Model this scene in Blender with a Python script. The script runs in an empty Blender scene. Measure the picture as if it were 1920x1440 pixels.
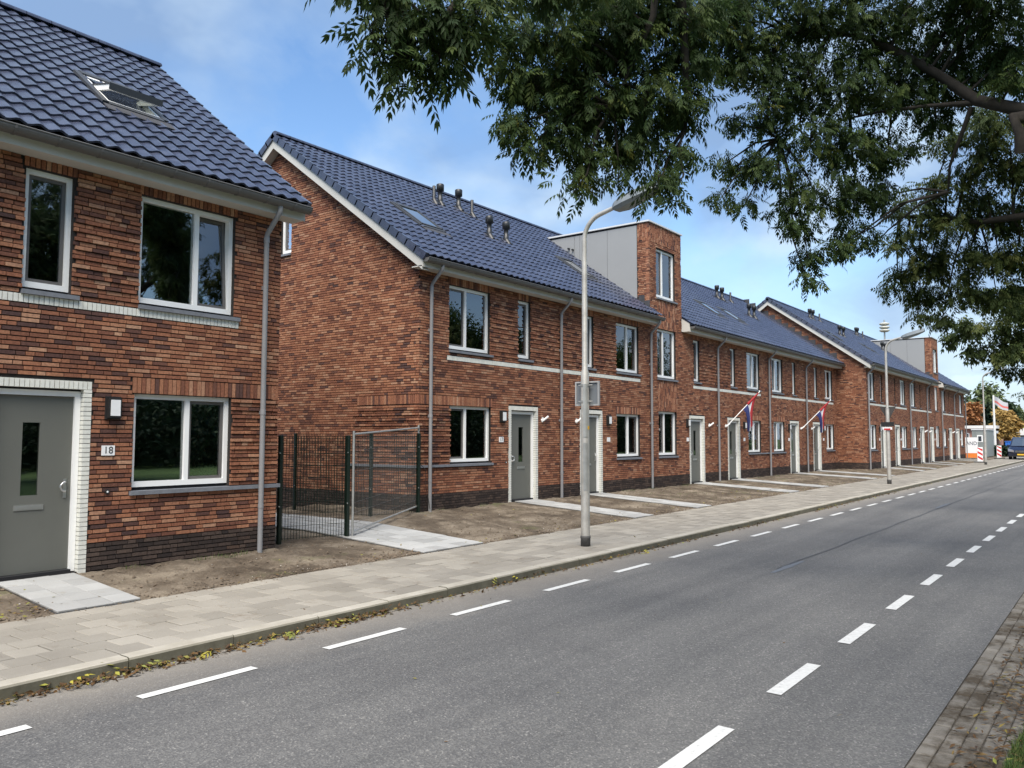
import bpy, math, random
import numpy as np
from mathutils import Vector, Matrix

# ------------------------------------------------------------------ camera, sky, sun, exposure
S = bpy.context.scene
COL = S.collection
CAM = np.array([0.0, -10.7102, 1.6982])
_ya, _pi, _ro = 0.9204, 0.0666, 0.0019
_fw = np.array([math.sin(_ya)*math.cos(_pi), math.cos(_ya)*math.cos(_pi), math.sin(_pi)])
_rt = np.array([math.cos(_ya), -math.sin(_ya), 0.0])
_up = np.cross(_rt, _fw)
_r2 = math.cos(_ro)*_rt + math.sin(_ro)*_up
_u2 = -math.sin(_ro)*_rt + math.cos(_ro)*_up
cd = bpy.data.cameras.new('camera')
cd.sensor_width = 36.0
cd.lens = 1519.12/1920*36.0
cd.clip_start = 0.05
cd.clip_end = 3000.0
cam = bpy.data.objects.new('camera', cd)
COL.objects.link(cam)
M = Matrix(((_r2[0], _u2[0], -_fw[0], CAM[0]), (_r2[1], _u2[1], -_fw[1], CAM[1]), (_r2[2], _u2[2], -_fw[2], CAM[2]), (0, 0, 0, 1)))
cam.matrix_world = M
S.camera = cam

SUN_EL, SUN_AZ = math.radians(58), math.radians(240)     # azimuth from +y clockwise, light comes from there
CLX, CLY = 3.1, 1.7
w = bpy.data.worlds.new('World')
S.world = w
w.use_nodes = True
nt = w.node_tree
nt.nodes.clear()
def wn(t, **k):
    n = nt.nodes.new(t)
    for a, b in k.items():
        setattr(n, a, b)
    return n
out = wn('ShaderNodeOutputWorld')
bg = wn('ShaderNodeBackground')
bg.inputs['Strength'].default_value = 0.085
sky = wn('ShaderNodeTexSky', sky_type='NISHITA')
sky.sun_disc = False
sky.sun_elevation = SUN_EL
sky.sun_rotation = SUN_AZ
sky.air_density = 1.0
sky.dust_density = 0.2
sky.ozone_density = 1.5
tc = wn('ShaderNodeTexCoord')
sep = wn('ShaderNodeSeparateXYZ')
nt.links.new(tc.outputs['Generated'], sep.inputs[0])
def wmath(op, a, b=None, clamp=False):
    n = wn('ShaderNodeMath', operation=op)
    n.use_clamp = clamp
    for i, v in enumerate((a, b)):
        if v is None:
            continue
        if isinstance(v, (int, float)):
            n.inputs[i].default_value = v
        else:
            nt.links.new(v, n.inputs[i])
    return n.outputs[0]
zc = wmath('ADD', wmath('MAXIMUM', sep.outputs['Z'], 0.0), 0.38)
cmb = wn('ShaderNodeCombineXYZ')
nt.links.new(wmath('DIVIDE', sep.outputs['X'], zc), cmb.inputs[0])
nt.links.new(wmath('DIVIDE', sep.outputs['Y'], zc), cmb.inputs[1])
cn = wn('ShaderNodeTexNoise')
cn.inputs['Scale'].default_value = 1.9
cn.inputs['Detail'].default_value = 7.0
cn.inputs['Roughness'].default_value = 0.52
cn.inputs['Distortion'].default_value = 0.35
mp1 = wn('ShaderNodeMapping')
mp1.inputs['Location'].default_value = (CLX, CLY, 0)
nt.links.new(cmb.outputs[0], mp1.inputs[0])
nt.links.new(mp1.outputs[0], cn.inputs['Vector'])
cr = wn('ShaderNodeValToRGB')
cr.color_ramp.elements[0].position = 0.37
cr.color_ramp.elements[0].color = (0, 0, 0, 1)
cr.color_ramp.elements[1].position = 0.57
cr.color_ramp.elements[1].color = (1, 1, 1, 1)
nt.links.new(cn.outputs['Fac'], cr.inputs['Fac'])
cn2 = wn('ShaderNodeTexNoise')
cn2.inputs['Scale'].default_value = 2.8
cn2.inputs['Detail'].default_value = 5.0
mp2 = wn('ShaderNodeMapping')
mp2.inputs['Location'].default_value = (7.3, 2.1, 0)
nt.links.new(cmb.outputs[0], mp2.inputs[0])
nt.links.new(mp2.outputs[0], cn2.inputs['Vector'])
cc = wn('ShaderNodeValToRGB')
cc.color_ramp.elements[0].position = 0.45
cc.color_ramp.elements[0].color = (0.98, 1.48, 2.35, 1)      # blue-grey cloud bellies
cc.color_ramp.elements[1].position = 0.66
cc.color_ramp.elements[1].color = (2.5, 3.05, 3.55, 1)     # bright cloud
nt.links.new(cn2.outputs['Fac'], cc.inputs['Fac'])
mxc = wn('ShaderNodeMixRGB')
hz = wmath('SUBTRACT', 1.0, wmath('MULTIPLY', sep.outputs['Z'], 2.6), True)
hz = wmath('MULTIPLY', hz, hz)
cov = wmath('MAXIMUM', wmath('MULTIPLY', cr.outputs['Color'], 0.85), wmath('MULTIPLY', hz, 1.0), True)
nt.links.new(cov, mxc.inputs['Fac'])
hs = wn('ShaderNodeHueSaturation')
hs.inputs['Saturation'].default_value = 1.12
hs.inputs['Value'].default_value = 0.76
nt.links.new(sky.outputs[0], hs.inputs['Color'])
nt.links.new(hs.outputs[0], mxc.inputs['Color1'])
mxh = wn('ShaderNodeMixRGB')
nt.links.new(wmath('MULTIPLY', hz, 0.75), mxh.inputs['Fac'])
nt.links.new(cc.outputs['Color'], mxh.inputs['Color1'])
mxh.inputs['Color2'].default_value = (2.5, 3.0, 3.5, 1)
nt.links.new(mxh.outputs[0], mxc.inputs['Color2'])
nt.links.new(mxc.outputs[0], bg.inputs['Color'])
nt.links.new(bg.outputs[0], out.inputs['Surface'])

sl = bpy.data.lights.new('sun', 'SUN')
sl.energy = 2.0
sl.angle = math.radians(45)
sl.color = (1.0, 0.93, 0.83)
so = bpy.data.objects.new('sun', sl)
COL.objects.link(so)
_sd = Vector((math.sin(SUN_AZ)*math.cos(SUN_EL), math.cos(SUN_AZ)*math.cos(SUN_EL), math.sin(SUN_EL)))
so.rotation_euler = (-_sd).to_track_quat('-Z', 'Y').to_euler()

S.view_settings.view_transform = 'Standard'
S.view_settings.look = 'None'
S.view_settings.gamma = 1.0
S.view_settings.use_curve_mapping = False
S.view_settings.exposure = 1.84
S.render.engine = 'CYCLES'
S.cycles.max_bounces = 6
S.cycles.transparent_max_bounces = 12

R = random.Random(7)
NR = np.random.default_rng(11)

# ------------------------------------------------------------------ materials
MATS = {}
def new_mat(name):
    m = bpy.data.materials.new(name)
    m.use_nodes = True
    MATS[name] = m
    b = m.node_tree.nodes['Principled BSDF']
    return m, m.node_tree, b

def lk(t, a, b):
    t.links.new(a, b)

def noise_node(t, scale, detail=4, rough=0.55, vec=None, coord='Object'):
    n = t.nodes.new('ShaderNodeTexNoise')
    n.inputs['Scale'].default_value = scale
    n.inputs['Detail'].default_value = detail
    n.inputs['Roughness'].default_value = rough
    if vec is None:
        c = t.nodes.new('ShaderNodeTexCoord')
        vec = c.outputs[coord]
    lk(t, vec, n.inputs['Vector'])
    return n

def ramp(t, fac, stops):
    r = t.nodes.new('ShaderNodeValToRGB')
    e = r.color_ramp.elements
    while len(e) < len(stops):
        e.new(0.5)
    for i, (p, c) in enumerate(stops):
        e[i].position = p
        e[i].color = (c[0], c[1], c[2], 1)
    lk(t, fac, r.inputs['Fac'])
    return r

def mixc(t, fac, a, b, mode='MIX'):
    m = t.nodes.new('ShaderNodeMixRGB')
    m.blend_type = mode
    if isinstance(fac, (int, float)):
        m.inputs['Fac'].default_value = fac
    else:
        lk(t, fac, m.inputs['Fac'])
    for k, v in (('Color1', a), ('Color2', b)):
        if isinstance(v, tuple):
            m.inputs[k].default_value = (v[0], v[1], v[2], 1)
        else:
            lk(t, v, m.inputs[k])
    return m.outputs[0]

def bump(t, b, h, strength=0.3, dist=0.01):
    n = t.nodes.new('ShaderNodeBump')
    n.inputs['Strength'].default_value = strength
    n.inputs['Distance'].default_value = dist
    lk(t, h, n.inputs['Height'])
    lk(t, n.outputs[0], b.inputs['Normal'])

def geo_pos(t):
    g = t.nodes.new('ShaderNodeNewGeometry')
    return g.outputs['Position']

def plain(name, c, rough=0.6, metal=0.0, var=0.12, scale=3.0, bmp=0.0, bscale=60.0, spec=0.5):
    m, t, b = new_mat(name)
    p = geo_pos(t)
    n = noise_node(t, scale, 5, 0.6, p)
    lo = tuple(x*(1-var) for x in c)
    hi = tuple(min(1, x*(1+var)) for x in c)
    r = ramp(t, n.outputs['Fac'], [(0.3, lo), (0.7, hi)])
    lk(t, r.outputs[0], b.inputs['Base Color'])
    b.inputs['Roughness'].default_value = rough
    b.inputs['Metallic'].default_value = metal
    b.inputs['Specular IOR Level'].default_value = spec
    if bmp:
        n2 = noise_node(t, bscale, 4, 0.6, p)
        bump(t, b, n2.outputs['Fac'], bmp, 0.004)
    return m

BRICK_STOPS = [(0.0, (0.075, 0.045, 0.042)), (0.09, (0.115, 0.058, 0.046)), (0.17, (0.185, 0.080, 0.051)), (0.27, (0.255, 0.108, 0.064)),
               (0.37, (0.325, 0.148, 0.084)), (0.46, (0.375, 0.200, 0.124)), (0.50, (0.43, 0.26, 0.17)),
               (0.56, (0.034, 0.027, 0.025)), (0.80, (0.060, 0.045, 0.039)), (1.0, (0.092, 0.068, 0.056))]
def brick_mat(name, src):
    m, t, b = new_mat(name)
    if src == 'attr':
        a = t.nodes.new('ShaderNodeAttribute')
        a.attribute_name = 'tone'
        f = a.outputs['Fac']
    else:
        a = t.nodes.new('ShaderNodeObjectInfo')
        mm = t.nodes.new('ShaderNodeMath')
        mm.operation = 'MULTIPLY'
        mm.inputs[1].default_value = 0.5
        lk(t, a.outputs['Random'], mm.inputs[0])
        f = mm.outputs[0]
    r = ramp(t, f, BRICK_STOPS)
    p = geo_pos(t)
    n = noise_node(t, 30, 6, 0.65, p)
    v = ramp(t, n.outputs['Fac'], [(0.25, (0.55, 0.55, 0.58)), (0.75, (1.40, 1.38, 1.34))])
    c = mixc(t, 1.0, r.outputs[0], v.outputs[0], 'MULTIPLY')
    n3 = noise_node(t, 1.1, 4, 0.6, p)          # broad weathering over the wall
    v3 = ramp(t, n3.outputs['Fac'], [(0.3, (0.84, 0.82, 0.82)), (0.7, (1.12, 1.10, 1.08))])
    c = mixc(t, 1.0, c, v3.outputs[0], 'MULTIPLY')
    lk(t, c, b.inputs['Base Color'])
    b.inputs['Roughness'].default_value = 0.88
    b.inputs['Specular IOR Level'].default_value = 0.25
    n2 = noise_node(t, 110, 5, 0.7, p)
    bump(t, b, n2.outputs['Fac'], 0.55, 0.006)
    return m
M_BRICK = brick_mat('brick', 'attr')
M_BRICKO = brick_mat('brick_single', 'obj')
M_WBRICK = plain('white_brick', (0.66, 0.66, 0.60), 0.75, var=0.10, scale=9, bmp=0.5, bscale=50)
M_MORTAR = plain('mortar', (0.022, 0.018, 0.016), 0.95, var=0.25, scale=8, bmp=0.3, bscale=150)
M_PLASTER = plain('interior_plaster', (0.62, 0.62, 0.59), 0.9, var=0.08)
M_REVEAL = plain('reveal_pale', (0.55, 0.55, 0.53), 0.9, var=0.06)  # pale tone standing in for lit window reveals
M_DARKIN = plain('interior_floor', (0.10, 0.09, 0.08), 0.9)
M_WFRAME = plain('white_frame', (0.84, 0.84, 0.82), 0.38, var=0.03, scale=2)
M_SASH = plain('grey_sash', (0.11, 0.105, 0.10), 0.45, var=0.05)
M_DOOR = plain('door_grey', (0.125, 0.128, 0.112), 0.5, var=0.04, scale=2, bmp=0.08, bscale=300)
M_STONE = plain('bluestone', (0.16, 0.17, 0.19), 0.7, var=0.15, scale=12, bmp=0.2, bscale=120)
M_ZINC = plain('zinc_gutter', (0.105, 0.102, 0.098), 0.55, var=0.12, scale=4)
M_PIPE = plain('grey_pipe', (0.235, 0.235, 0.24), 0.5, var=0.06, scale=3)
M_FASCIA = plain('fascia_board', (0.52, 0.51, 0.47), 0.6, var=0.05, scale=3)
M_BLACK = plain('black_plastic', (0.02, 0.02, 0.02), 0.45, var=0.1)
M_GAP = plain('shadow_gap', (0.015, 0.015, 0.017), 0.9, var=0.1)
M_LEAD = plain('lead', (0.045, 0.045, 0.05), 0.7, var=0.3, scale=5)
M_CHROME = plain('steel_fitting', (0.62, 0.62, 0.62), 0.32, metal=0.9, var=0.05)
M_DIFF = plain('lamp_diffuser', (0.75, 0.76, 0.76), 0.4, var=0.03)
M_WPLATE = plain('white_plate', (0.80, 0.80, 0.80), 0.4, var=0.02)
M_PANEL = plain('grey_cladding', (0.275, 0.28, 0.28), 0.55, var=0.03, scale=1)
M_TRIM = plain('light_trim', (0.60, 0.61, 0.62), 0.5, var=0.04)
M_VENT = plain('vent_pipe', (0.020, 0.021, 0.022), 0.42, var=0.2, scale=6)
M_GALV = plain('galvanised_steel', (0.42, 0.42, 0.40), 0.42, metal=0.55, var=0.16, scale=5)
M_POLE = plain('lamp_pole', (0.46, 0.44, 0.40), 0.42, metal=0.35, var=0.2, scale=5)
M_POLEB = plain('pole_foot', (0.075, 0.073, 0.07), 0.7, var=0.35, scale=15)
M_FLASH = plain('dark_flashing', (0.045, 0.048, 0.053), 0.5, var=0.08)
M_LHEAD = plain('lamp_head', (0.20, 0.225, 0.24), 0.45, var=0.06)
M_GREENM = plain('green_coating', (0.005, 0.013, 0.008), 0.4, var=0.1)
M_SIGNB = plain('sign_back', (0.17, 0.185, 0.20), 0.5, metal=0.2, var=0.08)
M_YELLOW = plain('yellow_sticker', (0.75, 0.45, 0.03), 0.5)
M_RED = plain('red', (0.50, 0.03, 0.03), 0.6)
M_FRED = plain('flag_red', (0.27, 0.016, 0.02), 0.85, var=0.06)
M_FWHITE = plain('flag_white', (0.48, 0.48, 0.50), 0.85, var=0.04)
M_FBLUE = plain('flag_blue', (0.010, 0.016, 0.085), 0.85, var=0.06)
M_ORANGE = plain('orange', (0.72, 0.20, 0.03), 0.6)
M_BLUE = plain('blue_sheet', (0.03, 0.16, 0.55), 0.5)
M_NAVY = plain('navy_paint', (0.012, 0.017, 0.040), 0.22, var=0.05, spec=0.7)
M_TYRE = plain('tyre', (0.018, 0.018, 0.018), 0.85)
M_CAMO = plain('container_grey', (0.24, 0.26, 0.25), 0.6, var=0.08)
M_SALMON = plain('salmon_wall', (0.42, 0.22, 0.17), 0.85, var=0.08)
M_WALLW = plain('white_wall', (0.68, 0.67, 0.64), 0.75, var=0.05)
M_TILEG = plain('garden_tile', (0.33, 0.345, 0.35), 0.85, var=0.10, scale=5, bmp=0.3, bscale=200)
M_SIREN = plain('siren_cream', (0.50, 0.49, 0.43), 0.6)

# roof tiles
m, t, b = new_mat('roof_tile')
p = geo_pos(t)
n = noise_node(t, 6, 4, 0.6, p)
r = ramp(t, n.outputs['Fac'], [(0.3, (0.036, 0.043, 0.070)), (0.7, (0.054, 0.062, 0.096))])
vt = t.nodes.new('ShaderNodeTexVoronoi'); vt.inputs['Scale'].default_value = 3.6
lk(t, p, vt.inputs['Vector'])
vr = ramp(t, vt.outputs['Color'], [(0.2, (0.78, 0.78, 0.80)), (0.8, (1.20, 1.20, 1.18))])
lk(t, mixc(t, 1.0, r.outputs[0], vr.outputs[0], 'MULTIPLY'), b.inputs['Base Color'])
rr_ = ramp(t, noise_node(t, 9, 5, 0.7, p).outputs['Fac'], [(0.3, (0.16, 0.16, 0.16)), (0.7, (0.36, 0.36, 0.36))])
lk(t, rr_.outputs[0], b.inputs['Roughness'])
b.inputs['Specular IOR Level'].default_value = 0.75
M_TILE = m

# window glass: clear pane with real reflection
m, t, b = new_mat('window_glass')
t.nodes.remove(b)
o = t.nodes['Material Output']
gl = t.nodes.new('ShaderNodeBsdfGlossy')
gl.inputs['Roughness'].default_value = 0.0
gl.inputs['Color'].default_value = (0.95, 0.97, 1.0, 1)
tr = t.nodes.new('ShaderNodeBsdfTransparent')
tr.inputs['Color'].default_value = (0.80, 0.84, 0.81, 1)
fr = t.nodes.new('ShaderNodeFresnel')
fr.inputs['IOR'].default_value = 1.75
mx = t.nodes.new('ShaderNodeMixShader')
n = noise_node(t, 1.3, 2, 0.5, geo_pos(t))
bp_ = t.nodes.new('ShaderNodeBump')
bp_.inputs['Strength'].default_value = 0.03
bp_.inputs['Distance'].default_value = 0.02
lk(t, n.outputs['Fac'], bp_.inputs['Height'])
lk(t, bp_.outputs[0], gl.inputs['Normal'])
ad = t.nodes.new('ShaderNodeMath')
ad.operation = 'MULTIPLY_ADD'
ad.inputs[1].default_value = 1.6
ad.inputs[2].default_value = 0.03
ad.use_clamp = True
lk(t, fr.outputs[0], ad.inputs[0])
lk(t, ad.outputs[0], mx.inputs[0])
lk(t, tr.outputs[0], mx.inputs[1])
lk(t, gl.outputs[0], mx.inputs[2])
lk(t, mx.outputs[0], o.inputs['Surface'])
M_GLASS = m

# asphalt
m, t, b = new_mat('asphalt')
p = geo_pos(t)
n1 = noise_node(t, 0.35, 5, 0.6, p)
n2 = noise_node(t, 130, 3, 0.7, p)
vo = t.nodes.new('ShaderNodeTexVoronoi')
vo.inputs['Scale'].default_value = 85
lk(t, p, vo.inputs['Vector'])
mpw = t.nodes.new('ShaderNodeMapping')
mpw.inputs['Scale'].default_value = (0.10, 1.6, 1)
lk(t, p, mpw.inputs[0])
nw = noise_node(t, 1.0, 5, 0.6, mpw.outputs[0])      # wheel-worn lanes run along the road
npt = noise_node(t, 0.9, 6, 0.7, p)
c1 = ramp(t, n1.outputs['Fac'], [(0.3, (0.104, 0.104, 0.104)), (0.7, (0.138, 0.137, 0.134))])
wr = ramp(t, nw.outputs['Fac'], [(0.30, (0.80, 0.80, 0.81)), (0.70, (1.18, 1.17, 1.15))])
pt = ramp(t, npt.outputs['Fac'], [(0.28, (0.86, 0.86, 0.87)), (0.44, (1.0, 1.0, 1.0)), (0.75, (1.05, 1.05, 1.04))])
class _o: pass
_c = mixc(t, 1.0, c1.outputs[0], wr.outputs[0], 'MULTIPLY')
_c = mixc(t, 1.0, _c, pt.outputs[0], 'MULTIPLY')
c1 = _o(); c1.outputs = [_c]
sp = ramp(t, vo.outputs['Color'], [(0.28, (0.72, 0.72, 0.73)), (0.58, (0.96, 0.96, 0.95)), (0.82, (1.18, 1.17, 1.14)), (0.95, (2.0, 1.95, 1.86))])
c2 = mixc(t, 1.0, c1.outputs[0], sp.outputs[0], 'MULTIPLY')
sx = t.nodes.new('ShaderNodeSeparateXYZ')
lk(t, p, sx.inputs[0])
# dusty, paler edge of the road by the kerb (dirt collects there)
nd = noise_node(t, 1.6, 5, 0.65, p)
md = t.nodes.new('ShaderNodeMath'); md.operation = 'MULTIPLY_ADD'
lk(t, nd.outputs['Fac'], md.inputs[0]); md.inputs[1].default_value = 0.9
lk(t, sx.outputs['Y'], md.inputs[2])
mr = t.nodes.new('ShaderNodeMapRange')
mr.inputs['From Min'].default_value = -4.45
mr.inputs['From Max'].default_value = -3.35
mr.inputs['To Min'].default_value = 0.0
mr.inputs['To Max'].default_value = 0.8
lk(t, md.outputs[0], mr.inputs['Value'])
c3 = mixc(t, mr.outputs[0], c2, (0.25, 0.225, 0.19))
lk(t, c3, b.inputs['Base Color'])
b.inputs['Roughness'].default_value = 0.85
b.inputs['Specular IOR Level'].default_value = 0.3
bump(t, b, vo.outputs['Distance'], 0.6, 0.006)
M_ASPH = m

m, t, b = new_mat('road_paint')
p = geo_pos(t)
n = noise_node(t, 28, 5, 0.7, p)
r = ramp(t, n.outputs['Fac'], [(0.30, (0.20, 0.20, 0.19)), (0.38, (0.50, 0.50, 0.48)), (0.7, (0.62, 0.62, 0.60))])
lk(t, r.outputs[0], b.inputs['Base Color'])
b.inputs['Roughness'].default_value = 0.7
M_PAINT = m
m, t, b = new_mat('blue_chalk')
p = geo_pos(t)
n = noise_node(t, 45, 5, 0.7, p)
r = ramp(t, n.outputs['Fac'], [(0.42, (0.105, 0.108, 0.112)), (0.66, (0.115, 0.142, 0.18))])
lk(t, r.outputs[0], b.inputs['Base Color'])
b.inputs['Roughness'].default_value = 0.85
M_CHALK = m

# concrete pavement tiles
def conc(name, lo, hi, stain, obj_rand, st=0.60):
    m, t, b = new_mat(name)
    p = geo_pos(t)
    n1 = noise_node(t, 0.9, 6, 0.65, p)
    r1 = ramp(t, n1.outputs['Fac'], [(0.3, lo), (0.7, hi)])
    n2 = noise_node(t, 2.6, 6, 0.7, p)
    f2 = ramp(t, n2.outputs['Fac'], [(st, (0, 0, 0)), (st+0.16, (1, 1, 1))])
    c = mixc(t, f2.outputs[0], r1.outputs[0], stain)
    if obj_rand:
        oi = t.nodes.new('ShaderNodeObjectInfo')
        f = oi.outputs['Random']
    else:
        a = t.nodes.new('ShaderNodeAttribute')
        a.attribute_name = 'tone'
        f = a.outputs['Fac']
    v = ramp(t, f, [(0.0, (0.82, 0.81, 0.79)), (1.0, (1.14, 1.13, 1.10))])
    c = mixc(t, 1.0, c, v.outputs[0], 'MULTIPLY')
    n3 = noise_node(t, 160, 3, 0.7, p)
    v3 = ramp(t, n3.outputs['Fac'], [(0.3, (0.86, 0.86, 0.86)), (0.7, (1.12, 1.12, 1.12))])
    c = mixc(t, 1.0, c, v3.outputs[0], 'MULTIPLY')
    lk(t, c, b.inputs['Base Color'])
    b.inputs['Roughness'].default_value = 0.9
    b.inputs['Specular IOR Level'].default_value = 0.25
    bump(t, b, n3.outputs['Fac'], 0.35, 0.004)
    return m
_pv = ((0.225, 0.208, 0.180), (0.290, 0.272, 0.240), (0.165, 0.138, 0.110))
M_PAVE = conc('pavement_tile', *_pv, False)
M_PAVEO = conc('pavement_tile_single', *_pv, True)
M_GT = conc('grey_path_tile', (0.285, 0.29, 0.29), (0.365, 0.37, 0.37), (0.26, 0.245, 0.215), True)
M_GTJ = conc('grey_path_tile_joined', (0.285, 0.29, 0.29), (0.365, 0.37, 0.37), (0.26, 0.245, 0.215), False)
M_CLINK = conc('clinker', (0.13, 0.12, 0.105), (0.215, 0.20, 0.178), (0.060, 0.048, 0.034), True, 0.44)
M_CLINKJ = conc('clinker_joined', (0.13, 0.12, 0.105), (0.215, 0.20, 0.178), (0.060, 0.048, 0.034), False, 0.44)
M_JOINT = plain('joint_sand', (0.060, 0.050, 0.038), 0.95, var=0.3, scale=12)

m, t, b = new_mat('kerb_concrete')
p = geo_pos(t)
n1 = noise_node(t, 2.2, 6, 0.7, p)
r1 = ramp(t, n1.outputs['Fac'], [(0.3, (0.28, 0.255, 0.205)), (0.7, (0.40, 0.375, 0.32))])
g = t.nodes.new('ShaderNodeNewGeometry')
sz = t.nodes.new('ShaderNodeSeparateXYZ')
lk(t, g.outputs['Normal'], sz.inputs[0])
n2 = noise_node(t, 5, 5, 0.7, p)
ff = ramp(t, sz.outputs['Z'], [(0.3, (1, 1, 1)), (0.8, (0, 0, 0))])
r2 = ramp(t, n2.outputs['Fac'], [(0.3, (0.085, 0.080, 0.055)), (0.7, (0.155, 0.145, 0.105))])   # upright face: its shade painted in, with algae and road dirt
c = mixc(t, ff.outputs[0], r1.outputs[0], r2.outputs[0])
lk(t, c, b.inputs['Base Color'])
b.inputs['Roughness'].default_value = 0.9
n3 = noise_node(t, 140, 3, 0.7, p)
bump(t, b, n3.outputs['Fac'], 0.4, 0.004)
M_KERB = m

m, t, b = new_mat('soil')
p = geo_pos(t)
n1 = noise_node(t, 1.1, 7, 0.68, p)
r1 = ramp(t, n1.outputs['Fac'], [(0.34, (0.058, 0.045, 0.033)), (0.48, (0.112, 0.089, 0.066)), (0.64, (0.225, 0.188, 0.143))])
n2 = noise_node(t, 38, 6, 0.75, p)
v = ramp(t, n2.outputs['Fac'], [(0.3, (0.6, 0.6, 0.6)), (0.7, (1.3, 1.3, 1.3))])
c = mixc(t, 1.0, r1.outputs[0], v.outputs[0], 'MULTIPLY')
n4 = noise_node(t, 0.8, 6, 0.7, p)
f4 = ramp(t, n4.outputs['Fac'], [(0.60, (0, 0, 0)), (0.72, (1, 1, 1))])
c = mixc(t, f4.outputs[0], c, mixc(t, 1.0, (0.10, 0.10, 0.05), v.outputs[0], 'MULTIPLY'))
lk(t, c, b.inputs['Base Color'])
b.inputs['Roughness'].default_value = 0.98
b.inputs['Specular IOR Level'].default_value = 0.15
bump(t, b, n2.outputs['Fac'], 0.8, 0.02)
M_SOIL = m
M_CLOD = plain('soil_clod', (0.125, 0.096, 0.068), 0.98, var=0.35, scale=8, bmp=0.6, bscale=90)

def foliage(name, stops, trans=0.25):
    m, t, b = new_mat(name)
    a = t.nodes.new('ShaderNodeAttribute')
    a.attribute_name = 'tone'
    r = ramp(t, a.outputs['Fac'], stops)
    lk(t, r.outputs[0], b.inputs['Base Color'])
    b.inputs['Roughness'].default_value = 0.6
    b.inputs['Specular IOR Level'].default_value = 0.2
    o = t.nodes['Material Output']
    tl = t.nodes.new('ShaderNodeBsdfTranslucent')
    lk(t, r.outputs[0], tl.inputs['Color'])
    mx = t.nodes.new('ShaderNodeMixShader')
    mx.inputs[0].default_value = trans
    lk(t, b.outputs[0], mx.inputs[1])
    lk(t, tl.outputs[0], mx.inputs[2])
    lk(t, mx.outputs[0], o.inputs['Surface'])
    return m
M_ASH = foliage('ash_leaf', [(0.0, (0.024, 0.044, 0.016)), (0.6, (0.048, 0.082, 0.024)), (0.93, (0.088, 0.118, 0.030)), (1.0, (0.17, 0.16, 0.03))], 0.42)
M_ASH2 = foliage('ash_leaf_pale', [(0.0, (0.034, 0.054, 0.018)), (0.6, (0.070, 0.098, 0.028)), (1.0, (0.15, 0.155, 0.045))], 0.42)
M_FGREEN = foliage('far_green_leaf', [(0.0, (0.055, 0.085, 0.042)), (1.0, (0.135, 0.165, 0.065))], 0.2)
M_FDARK = foliage('far_dark_leaf', [(0.0, (0.020, 0.040, 0.024)), (1.0, (0.045, 0.070, 0.036))], 0.2)
M_FORNG = foliage('far_orange_leaf', [(0.0, (0.26, 0.105, 0.050)), (1.0, (0.38, 0.19, 0.075))], 0.2)
M_FYEL = foliage('far_yellow_leaf', [(0.0, (0.32, 0.20, 0.065)), (1.0, (0.48, 0.34, 0.12))], 0.2)
M_FLIME = foliage('far_lime_leaf', [(0.0, (0.13, 0.16, 0.03)), (1.0, (0.28, 0.30, 0.06))], 0.2)
M_LITTER = foliage('leaf_litter', [(0.0, (0.055, 0.032, 0.018)), (0.5, (0.13, 0.075, 0.032)), (0.75, (0.20, 0.15, 0.04)), (0.88, (0.20, 0.22, 0.05)), (1.0, (0.40, 0.34, 0.05))], 0.1)
M_GRASSB = foliage('grass_blade', [(0.0, (0.035, 0.070, 0.018)), (0.7, (0.07, 0.12, 0.03)), (1.0, (0.16, 0.16, 0.05))], 0.2)
M_BARK = plain('bark', (0.022, 0.018, 0.014), 0.95, var=0.4, scale=10, bmp=0.9, bscale=30)
m, t, b = new_mat('grass_ground')
p = geo_pos(t)
n1 = noise_node(t, 0.25, 6, 0.65, p)
r1 = ramp(t, n1.outputs['Fac'], [(0.3, (0.045, 0.090, 0.022)), (0.7, (0.085, 0.140, 0.035))])
n2 = noise_node(t, 30, 5, 0.7, p)
v = ramp(t, n2.outputs['Fac'], [(0.3, (0.6, 0.6, 0.6)), (0.7, (1.3, 1.3, 1.3))])
lk(t, mixc(t, 1.0, r1.outputs[0], v.outputs[0], 'MULTIPLY'), b.inputs['Base Color'])
b.inputs['Roughness'].default_value = 0.95
M_GRASS = m

# ------------------------------------------------------------------ helpers
def tag(o, label=None, cat=None, group=None, kind=None):
    if label: o['label'] = label
    if cat: o['category'] = cat
    if group: o['group'] = group
    if kind: o['kind'] = kind
    return o

def empty(name, loc=(0, 0, 0)):
    o = bpy.data.objects.new(name, None)
    o.empty_display_size = 0.3
    o.location = loc
    COL.objects.link(o)
    return o

def setparent(o, p):
    """parent and keep the world position of o's own location (parents are only ever translated)"""
    if p is None:
        return
    off = Vector((0, 0, 0))
    q = p
    while q is not None:
        off += Vector(q.location)
        q = q.parent
    o.parent = p
    o.location = Vector(o.location) - off

def link(name, me, parent=None, mat=None, loc=None):
    o = bpy.data.objects.new(name, me)
    if mat is not None:
        me.materials.clear()
        for mm in (mat if isinstance(mat, (list, tuple)) else [mat]):
            me.materials.append(mm)
    if loc is not None:
        o.location = loc
    COL.objects.link(o)
    setparent(o, parent)
    return o

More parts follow.
